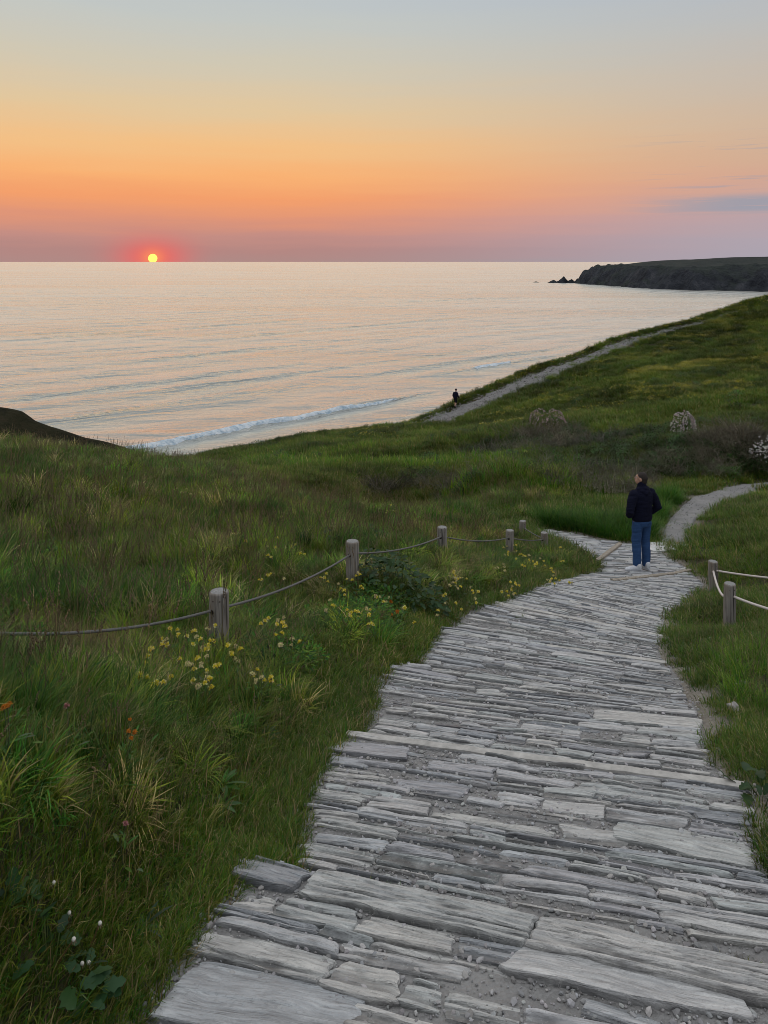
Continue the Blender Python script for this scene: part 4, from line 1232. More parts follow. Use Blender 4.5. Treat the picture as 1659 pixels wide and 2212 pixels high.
# ------------------------------------------------------------------ loose gravel
def pebbles(y0, y1, dn, s0, s1, lab, test):
    n = int(dn * (y1 - y0) * 6)
    x = rng.uniform(-1.5, 6.5, n); y = rng.uniform(y0, y1, n)
    k = test(x, y); x, y = x[k], y[k]
    sz = s0 * (s1 / s0) ** (rng.random(len(x)) ** 2.2)
    g = rng.uniform(.2, .5, len(x)); tn = np.stack([g * rng.uniform(.96, 1.06, len(x)), g, g * rng.uniform(.96, 1.06, len(x))], -1)
    rot = np.stack([rng.normal(0, .3, len(x)), rng.normal(0, .3, len(x)), rng.uniform(0, 6.28, len(x))], -1)
    return scatter('gravel', 'pebble', x, y, Hp(x, y) - .012 + fbm(x * 3, y * 3, 81, 3) * .008 + sz * .25 - .10 * sstep(.0, .12, path_sd(x, y)), sz, tn, lab, rot=rot)
onp = lambda x, y: (path_sd(x, y) < .08) & in_view(x, y)
pebbles(1.7, 4.5, 2600, .003, .017, 'loose grit and pebbles lying between the nearest stones', onp)
pebbles(4.5, 9, 1100, .004, .018, 'loose grit and pebbles between the stones further down', onp)
pebbles(9, 16, 250, .006, .018, 'loose grit near the junction', onp)
x, y = field(60, 13, 26, lambda x, y: (gravel_sd(x, y) < -.02) * 1.0)
g = rng.uniform(.2, .45, len(x)); scatter('gravel', 'pebble', x, y, Hp0(x, y) + .005, rng.uniform(.01, .025, len(x)), np.stack([g, g, g], -1), 'stones on the curving gravel path')
x, y = field(14, 60, 95, lambda x, y: (poly_sdf(x, y, DIRT) < .2) * 1.0)
g = rng.uniform(.12, .38, len(x)); scatter('gravel', 'pebble', x, y, H(x, y) + .09, rng.uniform(.03, .13, len(x)), np.stack([g, g * .97, g * .94], -1), 'stones littering the cliff-edge track')
# dirt verge pebbles on the right
x, y = field(260, 2, 9, lambda x, y: (path_sd(x, y) > 0) * (path_sd(x, y) < .5) * (~left(x, y)))
g = rng.uniform(.2, .5, len(x)); scatter('gravel', 'pebble', x, y, H(x, y) + .001, .003 * (5 ** (rng.random(len(x)) ** 2)), np.stack([g, g * .95, g * .9], -1), 'grit on the bare right-hand verge')
# grass growing along the step and in joints
def line_tufts(A, B, n, sc):
    a = hp_hit(*A); b = hp_hit(*B); t = rng.random(n) ** .8; p = a[None] + (b - a)[None] * t[:, None] + rng.normal(0, .012, (n, 3))
    return p[:, 0], p[:, 1], np.full(n, sc)
sx_, sy_, ss_ = zip(*[line_tufts((770, 1922), (1190, 1985), 34, .5), line_tufts((1180, 1982), (1659, 2075), 26, .55), line_tufts((375, 2080), (420, 2050), 12, .8), line_tufts((1118, 1338), (1140, 1342), 8, 1.0), line_tufts((985, 1610), (1060, 1622), 12, .5)])
x = np.concatenate(sx_); y = np.concatenate(sy_)
scatter('joint_grass', 'turf', x, y, Hp(x, y) - .02, np.concatenate(ss_) * rng.uniform(.6, 1.2, len(x)), tints(x, y, .9, .5), 'small grass growing along the step joints', .2)

# ------------------------------------------------------------------ scrub on the slope
SCR = [(1060, 985, 20, 2.4, 1.4), (1130, 960, 46, 3.0, 1.6), (1200, 950, 50, 3.2, 1.6), (1290, 960, 50, 3.2, 1.6), (1370, 975, 46, 2.6, 1.5), (1440, 985, 44, 2.2, 1.3), (1500, 1000, 40, 1.8, 1.2), (1580, 1010, 40, 1.8, 1.1), (1640, 1015, 40, 1.6, 1.0),
       (1420, 1030, 30, 1.6, .9), (1330, 1020, 26, 1.8, 1.0), (1250, 1015, 22, 2.2, 1.2), (980, 950, 20, 3, 2), (1400, 940, 30, 2.5, 1.5), (1560, 960, 30, 2, 1.2), (900, 1040, 10, 2.0, 1.0), (1030, 1050, 12, 1.6, .8)]
XX, YY = [], []
for (u, v, n, rx, ry_) in SCR:
    x, y = around(u, v, n, rx, ry_); XX.append(x); YY.append(y)
x = np.concatenate(XX); y = np.concatenate(YY); k = offroad(x, y, .45); x, y = x[k], y[k]
scatter('bramble_scrub', 'bush', x, y, H(x, y) - .1, rng.uniform(.7, 1.3, len(x)), tints(x, y, .85, .5, 15), 'dark bramble scrub across the foot of the slope', .2)
XX, YY = [], []
for (u, v, n, rx, ry_) in ((1130, 975, 30, 3, 1.2), (1250, 970, 35, 3, 1.2), (1180, 940, 20, 2.5, 1.2), (1560, 965, 45, 1.6, .9), (1600, 985, 35, 1.4, .8), (1520, 1020, 25, 1.2, .8), (1440, 1010, 25, 1.5, .9), (1330, 1040, 30, 2.0, .9), (1010, 1045, 20, 1.8, .8), (880, 1060, 20, 2.0, .8), (1300, 1060, 25, 1.8, .8)):
    x, y = around(u, v, n, rx, ry_); XX.append(x); YY.append(y)
x = np.concatenate(XX); y = np.concatenate(YY); k = offroad(x, y, .4); x, y = x[k], y[k]
scatter('dead_stems', 'twig', x, y, H(x, y) + .12, rng.uniform(.8, 1.5, len(x)), tints(x, y, 1.0, .2, 25), 'tangle of bare grey bramble stems', .4)
XX, YY = [], []
for (u, v, n, rx, ry_) in ((1545, 965, 14, 1.1, .5), (1590, 975, 14, 1.0, .5), (1620, 960, 8, .8, .5), (1500, 1005, 8, .9, .5), (1230, 965, 9, 2.2, .8), (1140, 955, 8, 2.0, .8)):
    x, y = around(u, v, n, rx, ry_); XX.append(x); YY.append(y)
x = np.concatenate(XX); y = np.concatenate(YY); k = offroad(x, y, .4); x, y = x[k], y[k]
scatter('bleached_stems', 'twig', x, y, H(x, y) + .32, rng.uniform(1.0, 1.7, len(x)), np.ones((len(x), 3)) * rng.uniform(.9, 1.7, (len(x), 1)) * (1.0, .98, .88), 'bleached bare branches over the scrub', .5)
# rounded grass tussocks on the valley floor
XX, YY = [], []
for (u, v, n, rx, ry_) in ((700, 985, 40, 7, 4), (850, 985, 50, 7, 4), (950, 1010, 50, 6, 3), (1000, 1000, 40, 5, 3), (1070, 1025, 40, 4, 2), (620, 1000, 30, 6, 4), (1150, 1020, 30, 3, 2)):
    x, y = around(u, v, n, rx, ry_); XX.append(x); YY.append(y)
x = np.concatenate(XX); y = np.concatenate(YY); k = offroad(x, y, .4); x, y = x[k], y[k]
scatter('valley_tussocks', 'far', x, y, H(x, y), rng.uniform(1.2, 2.0, len(x)), tints(x, y, 1.0, .2, 35) * (1.0, 1.15, .8), 'rounded green tussocks on the valley floor', .1, hs=rng.uniform(.8, 1.2, len(x)))
# rim of the cliff: thick low plants
n = 900; t = rng.random(n); i0 = 3
lipx = np.array([p[0] for p in LIP]); lipy = np.array([p[1] for p in LIP]); cu = np.concatenate([[0], np.cumsum(np.hypot(np.diff(lipx), np.diff(lipy)))])
q = cu[2] + (cu[-2] - cu[2]) * t; x = np.interp(q, cu, lipx) + rng.normal(0, .5, n); y = np.interp(q, cu, lipy) - np.abs(rng.normal(0.2, .7, n)); k = offroad(x, y, .3) & in_view(x, y); x, y = x[k], y[k]
scatter('cliff_top_plants', 'bush', x, y, H(x, y) - .15, rng.uniform(.5, 1.1, len(x)), tints(x, y, 1.35, .4, 45) * (1.25, 1.1, .7), 'low cushion plants along the cliff rim', .2)
# ragged edges of the cliff track
fu = np.array(FU); fl_ = np.array(FL); XX, YY = [], []
for Q in (fu, fl_):
    t = rng.random(260) * (len(Q) - 1); XX.append(np.interp(t, np.arange(len(Q)), Q[:, 0]) + rng.normal(0, .35, 260)); YY.append(np.interp(t, np.arange(len(Q)), Q[:, 1]) + rng.normal(0, .35, 260))
t = 4.5 + rng.random(260) * 4.5; f_ = rng.random(260); i_ = np.arange(len(FU))
XX.append(np.interp(t, i_, fu[:, 0]) * f_ + np.interp(t, i_, fl_[:, 0]) * (1 - f_)); YY.append(np.interp(t, i_, fu[:, 1]) * f_ + np.interp(t, i_, fl_[:, 1]) * (1 - f_))
x = np.concatenate(XX); y = np.concatenate(YY)
scatter('track_side_grass', 'far', x, y, H(x, y) + .02, rng.uniform(.4, 1.0, len(x)), tints(x, y, .9, .4, 55), 'grass fringing the cliff track', .15, hs=rng.uniform(.6, 1.1, len(x)))
# dark scrub hummocks over the slope
x, y = field(.8, 30, 92, lambda x, y: sstep(.55, .7, vnoise(x / 5.0, y / 3.2, 521)) * (x > -14)); k = offroad(x, y, 1.0); x, y = x[k], y[k]
scatter('slope_scrub', 'bush', x, y, H(x, y) - .18, rng.uniform(.8, 1.7, len(x)), tints(x, y, .95, .5, 65), 'dark scrub hummocks over the far slope', .2, hs=rng.uniform(.5, .9, len(x)))
# far yellow flowers
def acc_y(x, y):
    m = sstep(.52, .68, vnoise(x / 4.5, y / 5.5, 501)) * sstep(.4, .6, vnoise(x / 1.4, y / 1.6, 503))
    rim = np.exp(-((poly_sdf(x, y, LIPPOLY) + 1.2) / 1.6) ** 2)
    return np.clip(m + rim * .8, 0, 1) * (x > 2)
x, y = field(3.6, 45, 93, acc_y); k = offroad(x, y, .2); x, y = x[k], y[k]
scatter('yellow_wildflowers', 'yellow', x, y, H(x, y) + .03, rng.uniform(.9, 1.7, len(x)), np.ones((len(x), 3)) * rng.uniform(.7, 1.05, (len(x), 1)), 'yellow wildflowers dotted over the far slope', .1)
XX, YY = [], []
for (u, v, n, rx, ry_) in ((760, 945, 14, 2.5, 1.5), (840, 930, 14, 2.5, 1.5), (1220, 865, 26, 4, 3), (1260, 890, 22, 3, 2.5), (1100, 890, 14, 2, 2), (1450, 800, 26, 4, 4), (1600, 720, 40, 6, 6), (1640, 690, 40, 6, 5), (1480, 700, 20, 4, 2), (1640, 740, 30, 5, 5)):
    x, y = around(u, v, n, rx, ry_); XX.append(x); YY.append(y)
x = np.concatenate(XX); y = np.concatenate(YY); k = offroad(x, y, .3); x, y = x[k], y[k]
scatter('yellow_wildflowers', 'yellow', x, y, H(x, y) + .05, rng.uniform(.9, 1.6, len(x)), np.ones((len(x), 3)) * rng.uniform(.7, 1.0, (len(x), 1)), 'thicker patches of yellow wildflowers on the slope', .1)

# ------------------------------------------------------------------ rope fence
M['rope_grey'] = mat_plain('grey_rope', (.15, .147, .14), .9, 90, .3, .5, .002)
M['rope_pale'] = mat_plain('pale_rope', (.66, .60, .56), .85, 90, .15, .4, .002)
M['nail'] = mat_plain('rusty_nail', (.07, .05, .04), .6, 50, .3)
def tilt_mesh(vs, tx, ty_):
    vs = np.array(vs); vs[:, 0] += vs[:, 2] * tx; vs[:, 1] += vs[:, 2] * ty_; return vs
def make_post(p, h, r, label, seed, hole=(0, -1), tilt=(0, 0), group='round wooden posts of the rope barrier', nails=True):
    """rough round post with dark rope-hole discs, end grain and nails; p is its foot"""
    rr = random.Random(seed); n = 28
    root = empty('wooden_post', tuple(p)); tag(root, label, 'post', group)
    lv = [-.35] + list(np.linspace(0, h - .02, 14)) + [h - .012, h - .004, h]
    vs = []; f = []
    for i, z in enumerate(lv):
        for j in range(n):
            a = 2 * math.pi * j / n
            rad = r * (1 + .03 * math.sin(2 * a + seed) + .022 * math.sin(5 * a + seed * 2) + .02 * math.sin(z * 7 + seed))
            rad -= .006 * max(0, math.sin(9 * a + seed)) ** 8
            if i >= len(lv) - 2: rad -= (.004, .010)[i - len(lv) + 2]
            vs.append((rad * math.cos(a), rad * math.sin(a), z))
    for i in range(len(lv) - 1):
        for j in range(n):
            f.append((i * n + j, i * n + (j + 1) % n, (i + 1) * n + (j + 1) % n, (i + 1) * n + j))
    obj('shaft', mesh_from(tilt_mesh(vs, *tilt), f, 'shaft'), M['post'], root)
    tv = [(0, 0, h + .004)]; tf = []
    for kk, q in enumerate((.45, .75, .97)):
        for j in range(n):
            a = 2 * math.pi * j / n; rad = (r - .010) * q * (1 + .03 * math.sin(2 * a + seed))
            tv.append((rad * math.cos(a), rad * math.sin(a), h + .003 + .003 * math.sin(3 * a + q * 9) * (1 - q) - (.004 if kk == 2 else 0)))
    for j in range(n):
        tf.append((0, 1 + j, 1 + (j + 1) % n))
        for kk in range(2):
            tf.append((1 + kk * n + j, 1 + (kk + 1) * n + j, 1 + (kk + 1) * n + (j + 1) % n, 1 + kk * n + (j + 1) % n))
    obj('end_grain', mesh_from(tilt_mesh(tv, *tilt), tf, 'end_grain'), M['end'], root)
    hz = h - .14
    hd = Vector((hole[0], hole[1], 0)).normalized()
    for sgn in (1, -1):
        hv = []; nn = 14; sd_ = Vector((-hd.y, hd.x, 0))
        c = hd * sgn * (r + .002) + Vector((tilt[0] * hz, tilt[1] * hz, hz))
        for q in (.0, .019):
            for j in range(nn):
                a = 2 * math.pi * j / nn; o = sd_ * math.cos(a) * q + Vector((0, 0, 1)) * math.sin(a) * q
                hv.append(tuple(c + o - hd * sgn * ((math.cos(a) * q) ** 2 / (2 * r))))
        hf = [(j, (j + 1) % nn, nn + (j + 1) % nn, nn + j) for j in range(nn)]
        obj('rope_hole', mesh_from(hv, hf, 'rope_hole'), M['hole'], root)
    if nails:
        for j in range(2):
            a = -1.57 + (-.45, .3)[j] ; z = h - .055
            me = sphere_mesh(.0055, 10, 6, 'nail')
            obj('nail', me, M['nail'], root, (math.cos(a) * (r + .001) + tilt[0] * z, math.sin(a) * (r + .001) + tilt[1] * z, z))
    return np.array((p[0] + tilt[0] * hz, p[1] + tilt[1] * hz, p[2] + hz))
M['hole'] = mat_plain('hole_shadowed_wood', (.03, .025, .02), .9, 50, .2)  # near-black paints the hole's inner shade onto a surface disc
def rope(name, pts_, sags, r, mat, label, cat='rope', group=None):
    """three-strand laid rope hanging between points"""
    line = []
    for a, b, sg in zip(pts_[:-1], pts_[1:], sags):
        L = np.linalg.norm(b - a); n = max(8, int(L / .016))
        for i in range(n):
            t = i / n
            line.append(a + (b - a) * t + np.array((0, 0, -4 * sg * t * (1 - t) )))
    line.append(pts_[-1]); line = np.array(line)
    n = len(line); k = 12
    d = np.gradient(line, axis=0); d /= np.linalg.norm(d, axis=1)[:, None]
    up = np.array((0, 0, 1.0)); s_ = np.cross(d, up); s_ /= np.linalg.norm(s_, axis=1)[:, None]; nn = np.cross(s_, d)
    arc = np.concatenate([[0], np.cumsum(np.linalg.norm(np.diff(line, axis=0), axis=1))])
    a = np.linspace(0, 2 * math.pi, k, endpoint=False)[None]; tw = arc[:, None] * 75
    rad = r * (.84 + .2 * np.abs(np.cos(1.5 * (a - tw))))
    vs = line[:, None] + s_[:, None] * (np.cos(a) * rad)[..., None] + nn[:, None] * (np.sin(a) * rad)[..., None]
    i = np.arange(n - 1)[:, None] * k + np.arange(k)[None]; j = np.arange(n - 1)[:, None] * k + (np.arange(k)[None] + 1) % k
    f = np.stack([i, j, j + k, i + k], -1).reshape(-1, 4)
    o3 = line[len(line) // 2]
    return tag(obj(name, mesh_from(vs.reshape(-1, 3) - o3, f, name), mat, loc=tuple(o3)), label, cat, group)
def foot(u, v, d, sink=.0):
    p = P(u, v, d); z = float(H(p[0], p[1]))
    return np.array((p[0], p[1], z - sink))
PR = .073
def post_at(u, vtop, d, wpx, label, seed, tilt=(0, 0), hole=(0, -1)):
    top = P(u, vtop, d); z0 = float(H(top[0], top[1]))
    h = top[2] - z0
    return make_post((top[0] - tilt[0] * h, top[1] - tilt[1] * h, z0), h, wpx / 2 / FPX * d, label, seed, hole, tilt)
h1 = post_at(473, 1276, 5.9, 41, 'nearest grey wooden post left of the path, yellow flowers at its foot', 1, (0, 0), (-.55, -.8))
h2 = post_at(761, 1168, 8.4, 28, 'second post along the left rope, beside dark leafy plant', 2, (-.012, 0), (-.4, -.9))
h3 = post_at(955.5, 1138, 11.2, 21, 'third post along the left rope, in long grass', 3, (.018, 0), (-.4, -.9))
h4 = post_at(1101.5, 1145, 14, 17.5, 'fourth post along the left rope, yellow flowers in front', 4, (.022, 0), (-.4, -.9))
h5 = post_at(1175.5, 1150, 15.5, 15.5, 'last left post, at the corner of the path junction', 5, (-.03, 0), (-.6, -.8))
h6 = post_at(1129.5, 1125, 17.0, 14.5, 'small post just behind the corner post at the junction', 6, (.03, 0), (-.6, -.8))
h7 = post_at(975, 1093, 26, 9, 'most distant post, only its top above the grass', 7, (0, 0), (-.6, -.8))
h0 = make_post((-2.9, 4.3, float(H(-2.9, 4.3))), -2.06 + .14 - float(H(-2.9, 4.3)), .074, 'rope post beyond the left edge of the view', 8)
rope('rope', [h0, h1, h2, h3, h4, h5, h6, h7], [.13, .07, .07, .07, .04, .02, .2], .0105, M['rope_grey'], 'long grey rope threaded through the left-hand posts')
r2 = post_at(1540, 1212, 11.8, 20, 'squat post at the right edge of the path, further of the right pair', 11, (-.02, 0), (.5, -.85))
r1 = post_at(1577, 1260, 9.0, 25.5, 'taller dark post at the right, pale rope looped through it', 12, (.02, 0), (.5, -.85))
r0 = make_post((5.2, 6.3, float(H(5.2, 6.3))), .55, .073, 'rope post beyond the right edge of the view', 13)
r3 = make_post((5.75, 8.5, float(H(5.75, 8.5))), .55, .073, 'rear rope post beyond the right edge of the view', 14)
rope('rope', [r2, r1, r0], [.16, .20], .0155, M['rope_pale'], 'thick pale rope sagging between the two right-hand posts')
rope('rope', [r2 + (0.02, 0, -.005), r3 + (0, 0, -.02)], [.05], .0145, M['rope_pale'], 'straighter pale rope running off right behind the sagging one')

# distant rail beside the beach track
def rail():
    a = P(336, 985.5, 46); b = P(402, 987.5, 47)
    root = empty('rail_fence', tuple((a + b) / 2 - (0, 0, .9))); tag(root, 'distant reddish wooden rail against the sea', 'fence')
    o = (a + b) / 2 - (0, 0, .9)
    def bar(name, p, q, w_, h_):
        d = q - p; L = np.linalg.norm(d); me = bpy.data.meshes.new(name); bm = bmesh.new(); bmesh.ops.create_cube(bm, size=1)
        bmesh.ops.bevel(bm, geom=bm.edges[:], offset=.12, segments=1, affect='EDGES')
        m4 = Matrix.Translation(Vector((p + q) / 2 - o)) @ Vector(d).to_track_quat('X', 'Z').to_matrix().to_4x4() @ Matrix.Diagonal((L, w_, h_, 1))
        bm.transform(m4); bm.to_mesh(me); bm.free(); obj(name, me, M['rail'], root)
    bar('rail', a, b, .06, .10)
    for t in (.1, .5, .95):
        p = a + (b - a) * t
        bar('post', p + (0, 0, .06), p - (0, 0, 1.6), .09, .09)
M['rail'] = mat_wood('red_brown_wood', (.16, .075, .05), (.08, .04, .03), (.2, .1, .06))
rail()

# ------------------------------------------------------------------ people
def loft(rings, n=20, cap=True):
    """rings: (centre, rx, ry, axis_x, axis_y); closed tube for a voxel union"""
    vs = []; f = []
    for (c, rx, ry_, ax_, ay_) in rings:
        c = Vector(c); ax_ = Vector(ax_); ay_ = Vector(ay_)
        for j in range(n):
            a = 2 * math.pi * j / n
            vs.append(tuple(c + ax_ * (math.cos(a) * rx) + ay_ * (math.sin(a) * ry_)))
    m = len(rings)
    for i in range(m - 1):
        for j in range(n):
            f.append((i * n + j, i * n + (j + 1) % n, (i + 1) * n + (j + 1) % n, (i + 1) * n + j))
    f += [tuple(range(n - 1, -1, -1)), tuple(range((m - 1) * n, m * n))]
    return vs, f
X3, Y3, Z3 = (1, 0, 0), (0, 1, 0), (0, 0, 1)
class Union:
    def __init__(self): self.v = []; self.f = []
    def add(self, vf):
        o = len(self.v); self.v += list(vf[0]); self.f += [tuple(i + o for i in q) for q in vf[1]]
    def limb(self, pts_, sq=1.0):
        """tapered limb through (point, radius) pairs with round ends"""
        rings = []
        P_ = [Vector(p) for p, _ in pts_]; Rr = [r for _, r in pts_]
        d0 = (P_[0] - P_[1]).normalized(); d1 = (P_[-1] - P_[-2]).normalized()
        seq = [(P_[0] + d0 * Rr[0] * .8, Rr[0] * .5), (P_[0] + d0 * Rr[0] * .45, Rr[0] * .86)] + list(zip(P_, Rr)) + [(P_[-1] + d1 * Rr[-1] * .45, Rr[-1] * .86), (P_[-1] + d1 * Rr[-1] * .8, Rr[-1] * .5)]
        for i, (p, r) in enumerate(seq):
            d = (seq[min(i + 1, len(seq) - 1)][0] - seq[max(i - 1, 0)][0]).normalized()
            a = d.cross(Vector(Y3)); 
            if a.length < .2: a = d.cross(Vector(X3))
            a.normalize(); b = d.cross(a)
            rings.append((p, r, r * sq, a, b))
        self.add(loft(rings, 16))
    def ball(self, c, rx, ry_, rz, rot=None, n=16):
        vs = []; f = []; m = 10
        rot = rot or Matrix.Identity(3)
        rings = []
        for i in range(m + 1):
            t = -math.pi / 2 + math.pi * i / m; t = max(-1.5, min(1.5, t))
            rings.append((Vector(c) + rot @ Vector((0, 0, math.sin(t) * rz)), math.cos(t) * rx, math.cos(t) * ry_, rot @ Vector(X3), rot @ Vector(Y3)))
        self.add(loft(rings, n))
    def build(self, name, voxel, smooth, mat, parent, wr=0.0):
        me0 = mesh_from(self.v, self.f, name)
        bm = bmesh.new(); bm.from_mesh(me0); bmesh.ops.recalc_face_normals(bm, faces=bm.faces); bm.to_mesh(me0); bm.free()
        tmp = bpy.data.objects.new('tmp', me0); COL.objects.link(tmp)
        md = tmp.modifiers.new('r', 'REMESH'); md.mode = 'VOXEL'; md.voxel_size = voxel; md.use_smooth_shade = True
        sm = tmp.modifiers.new('s', 'SMOOTH'); sm.iterations = smooth; sm.factor = .5
        dg = bpy.context.evaluated_depsgraph_get()
        me = bpy.data.meshes.new_from_object(tmp.evaluated_get(dg)); me.name = name
        bpy.data.objects.remove(tmp)
        if wr:
            n = len(me.vertices); co = np.empty(n * 3, np.float32); me.vertices.foreach_get('co', co); co = co.reshape(-1, 3)
            no = np.empty(n * 3, np.float32); me.vertices.foreach_get('normal', no); no = no.reshape(-1, 3)
            d = fbm(co[:, 0] * 9 + co[:, 1] * 6, co[:, 2] * 22 + co[:, 1] * 7, 7, 3) * wr
            me.vertices.foreach_set('co', (co + no * d[:, None]).astype(np.float32).ravel())
        me.polygons.foreach_set('use_smooth', np.ones(len(me.polygons), dtype=bool))
        return obj(name, me, mat, parent)
M['skin'] = mat_plain('skin', (.42, .25, .18), .55, 30, .12, .1, .002)
M['hair'] = mat_plain('dark_cropped_hair', (.035, .028, .025), .8, 120, .5, .6, .004)
M['navy'] = mat_plain('navy_fleece', (.006, .007, .020), .9, 60, .3, .3, .003, spec=.15)
M['denim'] = mat_plain('blue_denim', (.028, .070, .175), .85, 70, .25, .3, .002, spec=.2)
M['trainer'] = mat_plain('white_trainer', (.62, .64, .68), .6, 30, .1, .2, .002)
M['sole'] = mat_plain('trainer_sole', (.5, .51, .54), .7, 40, .15)
M['black'] = mat_plain('black_cloth', (.008, .008, .011), .9, 60, .3, spec=.15)
M['darkshoe'] = mat_plain('dark_shoe', (.02, .02, .022), .7, 60, .3)

def hand(U, w_, d, side):
    """palm, four fingers of different length and a thumb, loosely curled"""
    w_ = Vector(w_); d = Vector(d).normalized(); s_ = d.cross(Vector((0, 0, 1)))
    if s_.length < .2: s_ = Vector((0, 1, 0))
    s_.normalize(); n = s_.cross(d) * side
    U.limb([(w_, .024), (w_ + d * .045, .034), (w_ + d * .085, .033)], .55)
    for k, (o, L) in enumerate(((-.026, .062), (-.009, .074), (.009, .07), (.026, .054))):
        a = w_ + d * .085 + s_ * o
        b = a + d * L * .5 + n * .004; c = b + d * L * .3 + n * L * .32; e = c + d * L * .08 + n * L * .3
        U.limb([(a, .0095), (b, .009), (c, .008), (e, .007)])
    t0 = w_ + d * .03 - s_ * .03
    U.limb([(t0, .012), (t0 + d * .03 - s_ * .022 + n * .01, .0105), (t0 + d * .058 - s_ * .02 + n * .025, .009)])

def make_man(root, head_rot):
    """standing man seen from behind, hands in jacket pockets"""
    # body
    U = Union()
    hipL, hipR = (-.095, 0, .93), (.095, 0, .93)
    kL, kR = (-.105, .02, .50), (.10, .02, .50); aL, aR = (-.12, -.02, .09), (.085, -.02, .09)
    U.limb([(hipL, .088), (kL, .06), ((-.108, -.005, .36), .056), (aL, .042)]); U.limb([(hipR, .088), (kR, .06), ((.095, -.005, .36), .056), (aR, .042)])
    U.add(loft([((0, 0, .84), .15, .10, X3, Y3), ((0, -.005, .95), .175, .12, X3, Y3), ((0, 0, 1.1), .16, .11, X3, Y3), ((0, 0, 1.3), .185, .115, X3, Y3), ((0, -.01, 1.43), .165, .09, X3, Y3), ((0, -.01, 1.5), .06, .06, X3, Y3)]))
    U.limb([((0, -.01, 1.46), .062), ((0, .0, 1.58), .056)])
    for sx2 in (-1, 1):
        sh = (.195 * sx2, -.01, 1.41); el = (.305 * sx2, -.06, 1.13); wr = (.17 * sx2, .14, .98)
        U.limb([(sh, .06), (el, .043), (wr, .03)]); hand(U, wr, (-.55 * sx2, .7, -.2), sx2)
    for a, sx2, tx in ((aL, -1, -.55), (aR, 1, .12)):
        U.limb([(Vector(a) + Vector((0, -.03, -.05)), .038), (Vector(a) + Vector((tx * .05, .03, -.055)), .034), (Vector(a) + Vector((tx * .09, .05, -.06)), .026)])
    hc = Vector((0, .01, 1.645)); Rh = head_rot.to_3x3()
    def hp(x, y, z): return tuple(hc + Rh @ Vector((x, y, z)))
    U.ball(hc + Rh @ Vector((0, -.012, .025)), .077, .096, .098, Rh)
    U.ball(hp(0, .035, -.045), .058, .068, .07, Rh)
    U.limb([(hp(0, .092, .02), .012), (hp(0, .112, -.012), .015), (hp(0, .098, -.028), .014)])
    U.limb([(hp(-.03, .086, .035), .014), (hp(.03, .086, .035), .014)])
    U.limb([(hp(-.02, .094, -.058), .010), (hp(.02, .094, -.058), .010)])
    for sx2 in (-1, 1):
        U.ball(hp(.079 * sx2, -.005, -.002), .011, .021, .034, Rh)
    body = U.build('body', .007, 3, M['skin'], root)
    # eyes on the face
    for sx2 in (-1, 1):
        e = sphere_mesh(.012, 12, 8, 'eye'); obj('eye', e, M['eye'], root, hp(.031 * sx2, .083, .018))
    # hair: short cap over crown and nape
    U = Union(); U.ball(hc + Rh @ Vector((0, -.019, .032)), .081, .096, .099, Rh); U.ball(hc + Rh @ Vector((0, -.047, -.03)), .064, .06, .07, Rh)
    U.build('hair', .008, 2, M['hair'], root, .004)
    # jeans
    U = Union()
    U.add(loft([((0, -.005, .80), .155, .115, X3, Y3), ((0, -.012, .88), .180, .135, X3, Y3), ((0, -.008, .97), .178, .125, X3, Y3), ((0, 0, 1.02), .17, .115, X3, Y3)]))
    U.limb([((-.092, -.005, .86), .102), ((-.10, .012, .66), .090), ((-.108, .018, .50), .080), ((-.112, -.008, .32), .078), ((-.118, -.015, .16), .074), ((-.12, -.012, .10), .072)])
    U.limb([((.092, -.005, .86), .102), ((.098, .012, .66), .090), ((.10, .018, .50), .080), ((.096, -.008, .32), .078), ((.088, -.015, .16), .074), ((.086, -.012, .10), .072)])
    U.build('jeans', .010, 3, M['denim'], root, .010)
    # jacket with sleeves, stand-up collar and folded hood
    U = Union()
    U.add(loft([((0, -.004, .90), .188, .135, X3, Y3), ((0, -.006, .94), .200, .150, X3, Y3), ((0, -.004, 1.08), .205, .150, X3, Y3), ((0, -.006, 1.25), .215, .150, X3, Y3), ((0, -.012, 1.38), .215, .135, X3, Y3), ((0, -.015, 1.455), .15, .105, X3, Y3), ((0, -.01, 1.50), .085, .08, X3, Y3)], 24))
    U.limb([((0, -.012, 1.46), .085), ((0, -.006, 1.545), .079)])
    U.limb([((-.07, -.085, 1.45), .04), ((0, -.115, 1.415), .05), ((.07, -.085, 1.45), .04)])
    U.limb([((-.10, -.03, 1.475), .045), ((0, -.08, 1.49), .05), ((.10, -.03, 1.475), .045)])
    for sx2 in (-1, 1):
        U.limb([((.185 * sx2, -.015, 1.395), .086), ((.262 * sx2, -.04, 1.26), .082), ((.312 * sx2, -.065, 1.12), .075), ((.25 * sx2, .03, 1.02), .066), ((.175 * sx2, .115, .985), .052)])
    U.build('jacket', .010, 3, M['navy'], root, .012)
    # trainers
    for a, yaw in ((aL, R(62)), (aR, R(4))):
        U = Union(); c = Vector((a[0], a[1] - .03, 0)); ro = Matrix.Rotation(yaw, 3, 'Z')
        def q(x, y, z): return c + ro @ Vector((x, y, z))
        ax_, ay_ = ro @ Vector(X3), ro @ Vector(Z3)
        U.add(loft([(q(0, -.05, .055), .030, .04, ax_, ay_), (q(0, -.035, .06), .042, .055, ax_, ay_), (q(0, .03, .065), .044, .060, ax_, ay_), (q(0, .09, .055), .046, .046, ax_, ay_), (q(0, .16, .042), .050, .034, ax_, ay_), (q(0, .21, .034), .042, .026, ax_, ay_), (q(0, .235, .03), .022, .018, ax_, ay_)], 16))
        U.limb([(q(0, -.01, .08), .05), (q(0, -.005, .115), .05)])
        sh = U.build('shoe', .008, 2, M['trainer'], root)
        vs = []; f = []; m = 20
